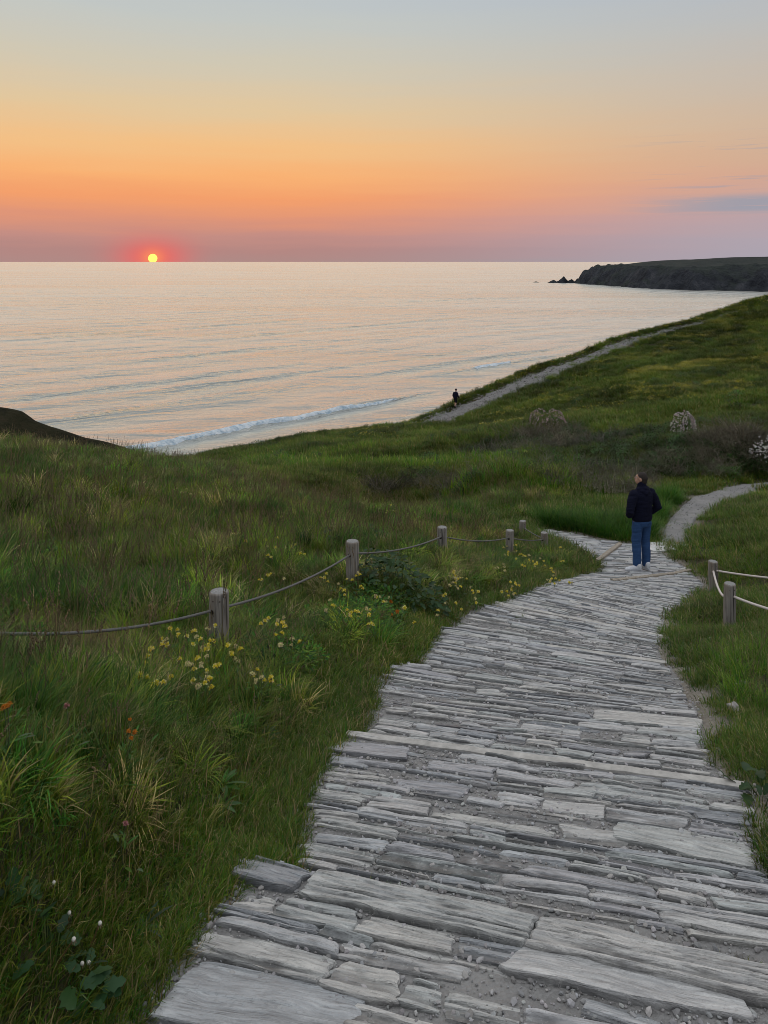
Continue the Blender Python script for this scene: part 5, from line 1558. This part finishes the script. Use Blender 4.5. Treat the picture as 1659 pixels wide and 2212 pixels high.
        for z in (.002, .026):
            for j in range(m):
                an = 2 * math.pi * j / m; yy = .09 + math.sin(an) * .152; wx = math.cos(an) * (.050 + .006 * math.sin(an))
                vs.append(tuple(q(wx, yy, z)))
        f = [tuple(range(m - 1, -1, -1)), tuple(range(m, 2 * m))] + [(j, (j + 1) % m, m + (j + 1) % m, m + j) for j in range(m)]
        so = obj('sole', mesh_from(vs, f, 'sole', False), M['sole'], sh)
M['eye'] = mat_plain('eye', (.5, .48, .46), .3, 10, .1)
pm = hp_hit(1386, 1231)
man = empty('person', (pm[0], pm[1], float(Hp(pm[0], pm[1])) + .012), R(22))
tag(man, 'man in navy jacket, jeans and white trainers looking out to sea', 'person')
make_man(man, Matrix.Rotation(R(38), 4, 'Z') @ Matrix.Rotation(R(5), 4, 'X'))
man.scale = (1.0, 1.0, 1.0)

def make_walker(root):
    """distant walker in mid-stride with cap and shorts"""
    U = Union()
    hipL, hipR = (-.09, 0, .93), (.09, 0, .93)
    kL, kR = (-.10, .12, .52), (.09, -.02, .50); aL, aR = (-.12, .10, .10), (.10, -.26, .22)
    U.limb([(hipL, .085), (kL, .06), ((-.11, .10, .36), .058), (aL, .042)]); U.limb([(hipR, .085), (kR, .06), ((.095, -.10, .38), .058), (aR, .042)])
    U.add(loft([((0, 0, .84), .15, .10, X3, Y3), ((0, 0, .95), .17, .12, X3, Y3), ((0, .02, 1.2), .17, .11, X3, Y3), ((0, .04, 1.42), .165, .09, X3, Y3), ((0, .04, 1.5), .06, .06, X3, Y3)]))
    U.limb([((0, .04, 1.45), .06), ((0, .07, 1.58), .055)])
    U.limb([((-.2, .03, 1.4), .058), ((-.25, -.06, 1.14), .042), ((-.23, .02, .92), .03)]); hand(U, (-.23, .02, .92), (0, .15, -1), -1)
    U.limb([((.2, .03, 1.4), .058), ((.27, .02, 1.13), .042), ((.25, .16, .95), .03)]); hand(U, (.25, .16, .95), (-.1, .5, -.8), 1)
    U.ball((0, .08, 1.66), .078, .095, .11); U.ball((0, .12, 1.61), .055, .06, .065); U.limb([((0, .17, 1.67), .012), ((0, .19, 1.64), .014)])
    for sx2 in (-1, 1): U.ball((.08 * sx2, .075, 1.655), .011, .02, .032)
    U.limb([((-.12, .08, .05), .038), ((-.12, .2, .05), .036), ((-.12, .26, .045), .028)]); U.limb([((.10, -.27, .17), .036), ((.10, -.19, .09), .036), ((.10, -.14, .05), .028)])
    U.build('body', .010, 3, M['skin'], root)
    U = Union(); U.add(loft([((0, 0, .80), .16, .12, X3, Y3), ((0, 0, .92), .182, .14, X3, Y3), ((0, .01, 1.02), .17, .12, X3, Y3)]))
    U.limb([((-.09, .0, .88), .105), ((-.098, .08, .66), .10), ((-.10, .115, .55), .098)]); U.limb([((.09, 0, .88), .105), ((.092, -.01, .66), .10), ((.092, -.02, .55), .098)])
    U.build('shorts', .014, 3, M['black'], root, .01)
    U = Union(); U.add(loft([((0, 0, .92), .19, .14, X3, Y3), ((0, .01, 1.1), .20, .15, X3, Y3), ((0, .03, 1.3), .215, .15, X3, Y3), ((0, .04, 1.42), .18, .12, X3, Y3), ((0, .045, 1.5), .08, .08, X3, Y3)], 24))
    U.limb([((-.19, .03, 1.39), .082), ((-.25, -.06, 1.14), .065), ((-.235, .01, .96), .05)]); U.limb([((.19, .03, 1.39), .082), ((.27, .02, 1.13), .065), ((.255, .13, .98), .05)])
    U.build('jacket', .014, 3, M['navy'], root, .012)
    U = Union(); U.ball((0, .075, 1.70), .088, .105, .085); U.limb([((-.05, .17, 1.70), .015), ((0, .21, 1.695), .015), ((.05, .17, 1.70), .015)])
    U.build('cap', .010, 2, M['black'], root)
    U = Union(); U.limb([((-.12, .06, .055), .05), ((-.12, .2, .05), .045), ((-.12, .27, .04), .032)]); U.build('shoe', .012, 2, M['darkshoe'], root)
    U = Union(); U.limb([((.10, -.285, .185), .046), ((.10, -.2, .10), .045), ((.10, -.14, .05), .034)]); U.build('shoe', .012, 2, M['darkshoe'], root)
pw = hit(984, 883)
wk = empty('person', (pw[0], pw[1], float(H(pw[0], pw[1])) + .09), R(-40))
tag(wk, 'distant walker in dark jacket, shorts and cap on the cliff track', 'person')
make_walker(wk)

# ------------------------------------------------------------------ flowering plants, leafy plants, odds and ends
def own_mesh(pb, name, mat='leaf_own'):
    return pb.mesh(name, M[mat])
HEADS = {}
def head_mesh(kind, seed):
    key = (kind, seed % 3)
    if key in HEADS: return HEADS[key]
    r = random.Random(seed); b = PB()
    cols = {'yellow': [YEL, (.70, .55, .06), PALE], 'pale': [PALE, (.58, .5, .28), (.5, .38, .25)], 'orange': [ORANGE, (.55, .17, .03)], 'pink': [(.42, .17, .17), (.5, .28, .25)], 'white': [(.72, .70, .62), (.6, .56, .45)]}[kind]
    for i in range(34):
        a = r.uniform(0, 6.283); e = r.uniform(-.3, 1.4)
        d = Vector((math.cos(a) * math.cos(e), math.sin(a) * math.cos(e), math.sin(e)))
        b.leaf(tuple(d * .006), tuple(d), (0, 0, 1), r.uniform(.008, .012), .008, cv(r, r.choice(cols), .15), .4)
    b.blob((0, 0, .004), .0105, cols[0], .9)
    for i in range(8):
        a = r.uniform(0, 6.283)
        b.leaf((0, 0, -.004), (math.cos(a), math.sin(a), -.15), (0, 0, 1), .014, .005, cv(r, (.10, .13, .07)))
    HEADS[key] = own_mesh(b, 'flower_head', 'petal_own')
    return HEADS[key]
def flower_plant(name, heads, d, label, cat='flower', group='yellow flower clumps on the bank', kinds=('yellow',), hs=1.0, foliage=26):
    """one plant: leafy tuft, stems rising to each seen flower head"""
    u0 = sum(h[0] for h in heads) / len(heads); v0 = max(h[1] for h in heads) + 18
    rh = random.Random(int(u0)); hs *= 1.2
    tops = []
    for (hu, hv) in heads:
        hh_ = rh.uniform(.15, .24)
        tops.append(hit_f(hu, hv, lambda x, y: H(x, y) + hh_))
        if rh.random() < .75 and len(heads) > 1: tops.append(tops[-1] + np.array((rh.uniform(-.07, .07), rh.uniform(-.06, .06), rh.uniform(-.05, .03))))
    c = np.mean(tops, axis=0) + np.array((0, -.03, 0)); c[2] = float(H(c[0], c[1])) - .01
    root = empty(name, tuple(c)); tag(root, label, cat, group)
    r = random.Random(int(u0 * 7 + v0)); b = PB(); st = PB()
    for i in range(foliage):
        a = r.uniform(0, 6.283); q = r.uniform(0, .12); h = r.uniform(.01, .16)
        b.leaf((q * math.cos(a), q * math.sin(a), h), (math.cos(a), math.sin(a), r.uniform(.1, 1.0)), (0, 0, 1), r.uniform(.03, .06), r.uniform(.008, .014), cv(r, r.choice([LUSH, GREEN, (.07, .11, .05)])))
    tag(obj('leaves', own_mesh(b, 'leaves'), None, root), kind='stuff')
    for hpnt in tops:
        l = hpnt - c
        base = (l[0] * .55, l[1] * .55, min(l[2] - .03, float(H(c[0] + l[0] * .55, c[1] + l[1] * .55)) - c[2]))
        mid = ((base[0] + l[0]) / 2 + r.uniform(-.02, .02), (base[1] + l[1]) / 2, (base[2] + l[2]) / 2 + .02)
        st.tube([base, mid, tuple(l)], .0022, .0016, cv(r, (.10, .13, .06)), 4)
        for k in range(3):
            t = r.uniform(.2, .8); pp = [base[m] + (l[m] - base[m]) * t for m in range(3)]; a = r.uniform(0, 6.28)
            st.leaf(pp, (math.cos(a), math.sin(a), .6), (0, 0, 1), .035, .009, cv(r, LUSH))
        kd = r.choice(kinds)
        o = obj('flower_head', head_mesh(kd, r.randint(0, 99)), None, root, tuple(l))
        o.rotation_euler = (r.uniform(-.5, .5), r.uniform(-.5, .5), r.uniform(0, 6.28))
        o.scale = (hs * r.uniform(.85, 1.2),) * 3
    tag(obj('stems', own_mesh(st, 'stems'), None, root), kind='stuff')
    return root
zA = lambda X, Y: ((X * .8439) * .54, (2200 + Y * .8439) * .54)           # from the enlarged view of the nearest post
zB = lambda X, Y: ((1400 + X * .42194) * .54, (2050 + Y * .42194) * .54)  # from the enlarged view of the second and third post
zC = lambda X, Y: ((1200 + X * .7836) * .54, (1900 + Y * .7836) * .54)    # from the enlarged view of the junction bank
A = lambda *l: [zA(*p) for p in l]
B = lambda *l: [zB(*p) for p in l]
C = lambda *l: [zC(*p) for p in l]
KY = ('yellow', 'yellow', 'yellow', 'pale')
flower_plant('kidney_vetch', A((718, 470), (765, 425), (790, 425), (840, 380), (845, 402), (765, 447)), None, 'yellow flower clump left of the nearest post, taller one', kinds=KY)
flower_plant('kidney_vetch', A((885, 410), (915, 388), (925, 385), (950, 424), (985, 375)), None, 'yellow flowers just left of the nearest post, highest heads', kinds=KY)
flower_plant('kidney_vetch', A((980, 470), (985, 455), (1012, 433), (1080, 452), (1098, 492)), None, 'yellow flowers right at the foot of the nearest post', kinds=KY)
flower_plant('kidney_vetch', A((690, 537), (678, 612), (660, 612), (698, 607), (745, 627)), None, 'low yellow flowers furthest left below the nearest post', kinds=KY)
flower_plant('kidney_vetch', A((806, 607), (890, 542), (905, 547), (938, 515), (955, 543), (922, 565)), None, 'cream and yellow flowers in the middle below the nearest post', kinds=('yellow', 'pale', 'pale'))
flower_plant('kidney_vetch', A((980, 608), (997, 612), (940, 645), (1018, 550), (1037, 548)), None, 'bright yellow flowers below and right of the nearest post', kinds=KY)
flower_plant('kidney_vetch', A((1115, 520), (1128, 530), (1140, 472), (1195, 590)), None, 'yellow flowers on tall stems right of the nearest post', kinds=KY)
flower_plant('kidney_vetch', A((1240, 607), (1285, 605), (1285, 620), (1218, 570)), None, 'small pair of yellow flowers low between post and path', kinds=KY)
flower_plant('kidney_vetch', A((1237, 350), (1273, 325), (1318, 335), (1313, 352), (1350, 362), (1308, 405), (1385, 423), (1330, 450)), None, 'loose ring of yellow flowers beneath the sagging rope', kinds=KY)
flower_plant('kidney_vetch', A((1228, 143), (1270, 120), (1345, 137)), None, 'few yellow flowers behind the rope between first two posts', kinds=KY)
flower_plant('kidney_vetch', A((1537, 133), (1548, 112), (1645, 140), (1605, 163), (1632, 192)), None, 'yellow flowers in front of the second post, upper ones', kinds=KY)
flower_plant('kidney_vetch', A((1565, 240), (1578, 265), (1592, 270), (1645, 285)), None, 'yellow flowers below the second post, left-hand clump', kinds=KY)
flower_plant('kidney_vetch', B((75, 572), (95, 590), (118, 722)), None, 'cream-yellow flowers touching the second post', kinds=KY)
flower_plant('kidney_vetch', B((245, 793), (262, 808), (155, 912), (48, 935), (5, 985)), None, 'yellow and orange flowers on the bank below the second post', kinds=('yellow', 'yellow', 'orange', 'pale'))
flower_plant('kidney_vetch', B((318, 852), (345, 852), (388, 850), (450, 942), (182, 970)), None, 'faded orange flowers below the dark leafy plant', kinds=('yellow', 'orange', 'pale'))
flower_plant('kidney_vetch', B((505, 912), (612, 1045), (205, 1058), (175, 1062)), None, 'yellow flowers close to the path edge under the leafy plant', kinds=KY)
flower_plant('kidney_vetch', B((835, 930), (905, 862), (885, 795), (908, 775), (1003, 860)), None, 'scattered yellow flowers low between leafy plant and path', kinds=KY)
flower_plant('kidney_vetch', B((985, 560), (995, 600), (985, 622), (975, 668), (998, 670), (1022, 632), (1040, 622), (1068, 622), (1020, 722), (955, 700)), None, 'dense pale yellow flower clump right of the leafy plant', kinds=('pale', 'yellow'))
flower_plant('kidney_vetch', B((1160, 740), (1168, 765), (1190, 818), (1200, 855)), None, 'yellow flowers right of the dense pale clump', kinds=KY)
flower_plant('kidney_vetch', B((1488, 325), (1500, 375), (1550, 310), (1497, 405), (1580, 365), (1620, 400), (1575, 437), (1645, 408)), None, 'yellow flowers around the fourth post', kinds=KY, hs=1.1)
flower_plant('kidney_vetch', B((1465, 518), (1462, 555), (1400, 523)), None, 'few pale flowers left below the fourth post', kinds=('pale',), hs=1.1)
flower_plant('kidney_vetch', B((1523, 663), (1572, 687), (1540, 702), (1488, 752), (1550, 778), (1565, 768)), None, 'small yellow clump low on the bank near the path bend', kinds=KY, hs=1.1)
flower_plant('kidney_vetch', C((1130, 405), (1150, 415), (1170, 435), (1190, 445), (1210, 448), (1245, 440), (1250, 465), (1225, 428), (1200, 470), (1135, 460)), None, 'thick spread of yellow flowers right of the fourth post', kinds=KY, hs=1.2)
flower_plant('kidney_vetch', C((1283, 478), (1283, 490), (1262, 537), (1285, 530), (1300, 555), (1325, 540), (1305, 530), (1275, 548)), None, 'yellow flowers at the bank corner nearest the junction', kinds=KY, hs=1.2)
flower_plant('kidney_vetch', C((1388, 550), (1330, 372), (1345, 440)), None, 'few yellow flowers on the grassy corner beside the paving', kinds=KY, hs=1.2)
flower_plant('kidney_vetch', C((225, 105), (255, 115), (290, 120), (310, 130), (330, 125), (350, 128), (320, 145), (345, 140)), None, 'band of cream flowers in the meadow behind the posts, left part', kinds=('pale',), hs=1.5)
flower_plant('kidney_vetch', C((370, 168), (400, 180), (430, 152), (465, 155), (480, 152), (515, 155), (475, 185), (490, 185), (440, 195), (405, 190)), None, 'band of cream flowers in the meadow behind the posts, right part', kinds=('pale', 'yellow'), hs=1.5)
zD = lambda X, Y: ((X * .6028) * .54, (1580 + Y * .6028) * .54)
flower_plant('kidney_vetch', [zD(*p) for p in ((1142, 640), (1158, 660), (1175, 622), (1195, 650), (1220, 648), (1238, 625), (1265, 660), (1285, 660))], None, 'cream flowers far back in the left meadow', kinds=('pale',), hs=1.5)
flower_plant('kidney_vetch', [zD(*p) for p in ((1128, 885), (1270, 893), (1300, 890), (1375, 950), (1405, 890), (1470, 940), (1505, 942), (1565, 920), (1635, 968))], None, 'sparse yellow flowers in mid meadow left of the second post', kinds=KY, hs=1.2)
zE = lambda X, Y: ((900 + X * .7233) * .54, (1650 + Y * .7233) * .54)
flower_plant('kidney_vetch', [zE(*p) for p in ((60, 672), (12, 690), (115, 710))], None, 'few pale yellow flowers in the meadow above the nearest post', kinds=KY, hs=1.2)
flower_plant('kidney_vetch', [zE(*p) for p in ((215, 705), (232, 743), (288, 693), (277, 748), (308, 675), (390, 732), (418, 778), (255, 803))], None, 'yellow flower clump in the meadow left of the second post', kinds=KY, hs=1.2)
GO = 'orange flowers in the lower left grass'
flower_plant('kidney_vetch', A((20, 748), (47, 733)), None, 'orange flower pair at the left edge of the picture', group=GO, kinds=('orange',), hs=.7, foliage=16)
flower_plant('clover', A((315, 742),), None, 'single pale pink flower in the left grass', group=GO, kinds=('pink',), hs=.65, foliage=12)
flower_plant('kidney_vetch', A((615, 805), (640, 865)), None, 'small orange flowers low in the left bank', group=GO, kinds=('orange',), hs=.55, foliage=12)
flower_plant('clover', [(271, 1780)], None, 'deep pink clover flower above the dark grass', group=GO, kinds=('pink',), hs=.65, foliage=14)
# seed clocks on stalks, bottom left
zF = lambda X, Y: ((X * .36166) * .54, (3500 + Y * .36166) * .54)
def seed_stalk(X, Y, bx, by_, label, bend=.0):
    u, v = zF(X, Y); ub, vb = zF(bx, by_)
    g = hit(ub, vb); y = g[1] + .0
    top = P(u, v, max(y - .03, .9)); gz = float(H(top[0], top[1]))
    if top[2] < gz + .05: top = hit(u, v) + np.array((0, -.03, .08))
    c = np.array((g[0], g[1], float(H(g[0], g[1])) - .01)); l = top - c
    root = empty('seed_stalk', tuple(c)); tag(root, label, 'plant', 'bare seed stalks in the lower left grass')
    r = random.Random(int(X)); b = PB(); b.tube([(0, 0, 0), (l[0] * .45 + bend, l[1] * .5, l[2] * .5), tuple(l)], .0026, .0018, (.20, .12, .05), 6)
    obj('stalk', own_mesh(b, 'stalk'), None, root)
    me = sphere_mesh(.0062, 14, 8, 'seed_button'); obj('seed_button', me, M['button'], root, tuple(l))
    b = PB()
    for i in range(7):
        a = i * .9; b.leaf((0, 0, 0), (math.cos(a), math.sin(a), -.5), (0, 0, 1), .012, .003, (.16, .12, .07))
    tag(obj('bract', own_mesh(b, 'bract'), None, root, tuple(l - np.array((0, 0, .005)))), kind='stuff')
M['button'] = mat_plain('seed_button', (.62, .60, .54), .8, 300, .15)
seed_stalk(595, 85, 612, 300, 'highest bare white seed button on a stalk, bottom left')
seed_stalk(765, 420, 748, 660, 'white seed button on short stalk above the big leaves')
seed_stalk(1105, 532, 940, 950, 'white seed button on the longest slanting brown stalk')
seed_stalk(815, 710, 600, 1040, 'white seed button on a thick reddish stalk over the leaves')
seed_stalk(908, 978, 890, 1090, 'left one of two low white seed buttons side by side')
seed_stalk(980, 968, 975, 1085, 'right one of two low white seed buttons side by side')

def leafy_plant(name, u, v, n, rad, hh, L, label, seed, cols=(DEEP, (.018, .05, .014), (.03, .075, .016)), lobes=1, group=None, cat='plant', flat=False):
    c = hit(u, v); c[2] = float(H(c[0], c[1]))
    root = empty(name, tuple(c)); tag(root, label, cat, group)
    r = random.Random(seed); st = PB()
    shapes = []
    for k in range(5):
        b = PB(); b.leaf((0, 0, 0), (1, 0, 0), (0, 0, 1), 1.0, r.uniform(.62, .85) if lobes else r.uniform(.22, .32), cv(r, r.choice(cols), .25), .22, lobes)
        shapes.append(own_mesh(b, 'leaf'))
    for i in range(n):
        a = r.uniform(0, 6.283) if not flat else i * 6.283 / n + r.uniform(-.2, .2)
        if flat: p = Vector((.006 * math.cos(a), .006 * math.sin(a), .012)); d = Vector((math.cos(a), math.sin(a), r.uniform(.25, .6)))
        else:
            q = rad * math.sqrt(r.random()); gz = float(H(c[0] + q * math.cos(a), c[1] + q * math.sin(a) * .8)) - c[2]
            p = Vector((q * math.cos(a), q * math.sin(a) * .8, gz + hh * (1 - .55 * (q / rad) ** 2) * r.uniform(.35, 1.05)))
            d = Vector((math.cos(a) * .7 + r.uniform(-.6, .6), math.sin(a) * .7 + r.uniform(-.6, .6) - .2, r.uniform(-.25, .35)))
            if i % 2 == 0: st.tube([(p.x * .5, p.y * .5, gz * .5), (p.x * .8, p.y * .8, p.z * .6), tuple(p)], .004, .002, cv(r, (.08, .12, .03)), 4)
        o = obj('leaf', shapes[i % 5], None, root, tuple(p))
        s_ = L * r.uniform(.7, 1.25); o.scale = (s_, s_, s_)
        o.rotation_euler = d.to_track_quat('X', 'Z').to_euler()
        o.rotation_euler.rotate_axis('X', r.uniform(-.5, .5))
    if st.v: tag(obj('stems', own_mesh(st, 'stems'), None, root), kind='stuff')
    return root
GLf = 'dark leafy plants among the grass'
leafy_plant('leafy_plant', 870, 1290, 260, .50, .40, .075, 'large dark green leafy plant beside the path, below the rope', 1, group=GLf)
leafy_plant('leafy_plant', 825, 1235, 90, .36, .3, .07, 'dark leafy growth right of the second post', 2, group=GLf)
leafy_plant('leafy_plant', 690, 1185, 80, .42, .28, .075, 'dark leafy patch left of the second post', 3, group=GLf)
leafy_plant('leafy_plant', 790, 1172, 70, .40, .26, .075, 'dark leafy patch behind the second post', 4, group=GLf)
leafy_plant('leafy_plant', 900, 1132, 40, .40, .25, .08, 'dark leafy patch behind the rope left of third post', 5, group=GLf)
leafy_plant('leafy_plant', 1650, 1708, 30, .16, .12, .075, 'leafy green plant at the right edge by the step', 6, group=GLf)
leafy_plant('broad_leaf_plant', 105, 2115, 44, .17, .12, .058, 'broad rounded leaves in the bottom left corner', 7, cols=((.022, .068, .02), (.016, .05, .014), (.035, .09, .02)), lobes=0 + 1, group=GLf)
leafy_plant('plantain', 575, 1598, 11, .1, .05, .10, 'flat rosette of ribbed leaves nearest the path step', 8, cols=(LUSH, (.06, .12, .04)), lobes=0, flat=True, group='flat leaf rosettes in the turf')
leafy_plant('plantain', 480, 1700, 12, .1, .05, .11, 'leaf rosette on the bank, left of the path', 9, cols=(LUSH, (.05, .11, .03)), lobes=0, flat=True, group='flat leaf rosettes in the turf')
leafy_plant('plantain', 640, 1398, 9, .1, .05, .12, 'leaf rosette in grass right of the nearest post', 10, cols=((.07, .12, .07), (.06, .10, .06)), lobes=0, flat=True, group='flat leaf rosettes in the turf')
leafy_plant('plantain', 310, 2010, 9, .1, .05, .085, 'small leaf rosette beside the path at lower left', 11, cols=((.05, .09, .05), (.04, .08, .05)), lobes=0, flat=True, group='flat leaf rosettes in the turf')
leafy_plant('plantain', 480, 1745, 9, .1, .05, .10, 'lower leaf rosette below the one on the bank', 12, cols=(LUSH, (.05, .11, .03)), lobes=0, flat=True, group='flat leaf rosettes in the turf')

# pink and white thrift mounds on the slope
def thrift(u, v, rx, hh, label, seed, n=260, cols=((.60, .42, .46), (.66, .55, .56), (.50, .30, .36))):
    c = hit(u, v); c[2] = float(H(c[0], c[1]))
    root = empty('flowering_bush', tuple(c)); tag(root, label, 'bush', 'pink flowering mounds')
    r = random.Random(seed); b = PB(); fl = PB(); tw_ = PB()
    for i in range(420):
        a = r.uniform(0, 6.283); e = math.asin(r.random()); q = r.uniform(.75, 1)
        q *= 1 + .28 * math.sin(3 * a + seed) * math.cos(2.2 * e + seed); p = (rx * q * math.cos(a) * math.cos(e), rx * .7 * q * math.sin(a) * math.cos(e), hh * q * math.sin(e))
        b.leaf(p, (math.cos(a) + r.uniform(-.6, .6), math.sin(a) + r.uniform(-.6, .6), r.uniform(0, 1)), (0, 0, 1), .06, .03, cv(r, r.choice([DEEP, (.04, .05, .02), (.06, .055, .03)]), .3))
    cl_ = [(r.uniform(-3.3, .2), r.uniform(.25, 1.3)) for _ in range(9)]
    for i in range(n):
        ca, ce = r.choice(cl_)
        a = r.uniform(-3.3, .2) if i % 3 else ca + r.gauss(0, .3); e = math.asin(r.uniform(.15, .99)) if i % 3 else max(.0, min(1.5, ce + r.gauss(0, .22)))
        w_ = 1 + .28 * math.sin(3 * a + seed) * math.cos(2.2 * e + seed); p = (w_ * rx * 1.03 * math.cos(a) * math.cos(e), w_ * rx * .73 * math.sin(a) * math.cos(e), w_ * hh * 1.04 * math.sin(e) + .02)
        fl.blob(p, r.uniform(.024, .044), cv(r, r.choice(cols), .2), .8)
    tag(obj('leaves', own_mesh(b, 'leaves'), None, root), kind='stuff'); tag(obj('flowers', own_mesh(fl, 'flowers', 'petal_own'), None, root), kind='stuff')
thrift(1184, 920, 1.0, .8, 'wide mound with pink flowers left of centre on the slope', 1)
thrift(1480, 943, .5, 1.0, 'upright bush with white-pink flowers above the standing man', 2, 380, ((.66, .58, .58), (.72, .68, .66), (.55, .42, .46)))
thrift(1648, 1000, .55, .75, 'white-flowered bush at the right edge above the gravel path', 3, 220, ((.72, .7, .68), (.66, .62, .6)))
thrift(955, 915, .9, .5, 'low pale-flowered mound at the foot of the cliff track', 4, 90, ((.50, .42, .44), (.6, .55, .55)))

# loose things
M['litter'] = mat_plain('feather_grey', (.22, .28, .33), .7, 60, .4)
def feather():
    p = hit(258, 1444); c = np.array((p[0], p[1], float(H(p[0], p[1])) + .05))
    root = empty('feather', tuple(c), R(25)); tag(root, 'blue-grey feather lying in dry grass left of the nearest post', 'feather')
    vs = []; f = []; n = 16
    for i in range(n + 1):
        t = i / n; x = (t - .5) * .13; w_ = .020 * math.sin(math.pi * min(1, t * .9 + .08)) ** .7 * (1 + .12 * math.sin(i * 2.3)); z = .018 * math.sin(t * 2.6)
        vs += [(x - .008, -w_, z - .004), (x, 0, z + .003), (x - .008, w_, z - .004)]
    for i in range(n):
        a = 3 * i; f += [(a, a + 1, a + 4, a + 3), (a + 1, a + 2, a + 5, a + 4)]
    obj('vane', mesh_from(vs, f, 'vane'), M['litter'], root)
    b = PB(); b.tube([(-.085, 0, .0), (0, 0, .021), (.06, 0, .012)], .0018, .0008, (.45, .43, .4), 5); obj('quill', own_mesh(b, 'quill'), None, root)
feather()
def rock(u, v, s3, label, seed, name='rock'):
    p = hit(u, v); bm = bmesh.new(); bmesh.ops.create_icosphere(bm, subdivisions=3, radius=1)
    for vv in bm.verts:
        q = vv.co.copy(); k = 1 + .35 * mnoise.noise(q * 1.3 + Vector((seed, 0, 0))) + .12 * mnoise.noise(q * 4 + Vector((0, seed, 0)))
        vv.co = Vector((q.x * s3[0] * k, q.y * s3[1] * k, q.z * s3[2] * k))
    me = bpy.data.meshes.new(name); bm.to_mesh(me); bm.free()
    tag(obj(name, me, M['cliff'] if p[1] > 30 else M['rock'], loc=(p[0], p[1], float(H(p[0], p[1])) + s3[2] * .35)), label, 'rock')
M['rock'] = mat_plain('pale_rock', (.36, .34, .33), .85, 25, .4, .7, .01)
rock(1585, 1538, (.045, .04, .05), 'small pale rock on the grass right of the path', 3)
rock(868, 922, (.28, .28, .25), 'dark boulder on the cliff rim left of the far walker', 5)
rock(812, 936, (.18, .18, .2), 'small rock on the cliff rim, leftmost', 8)
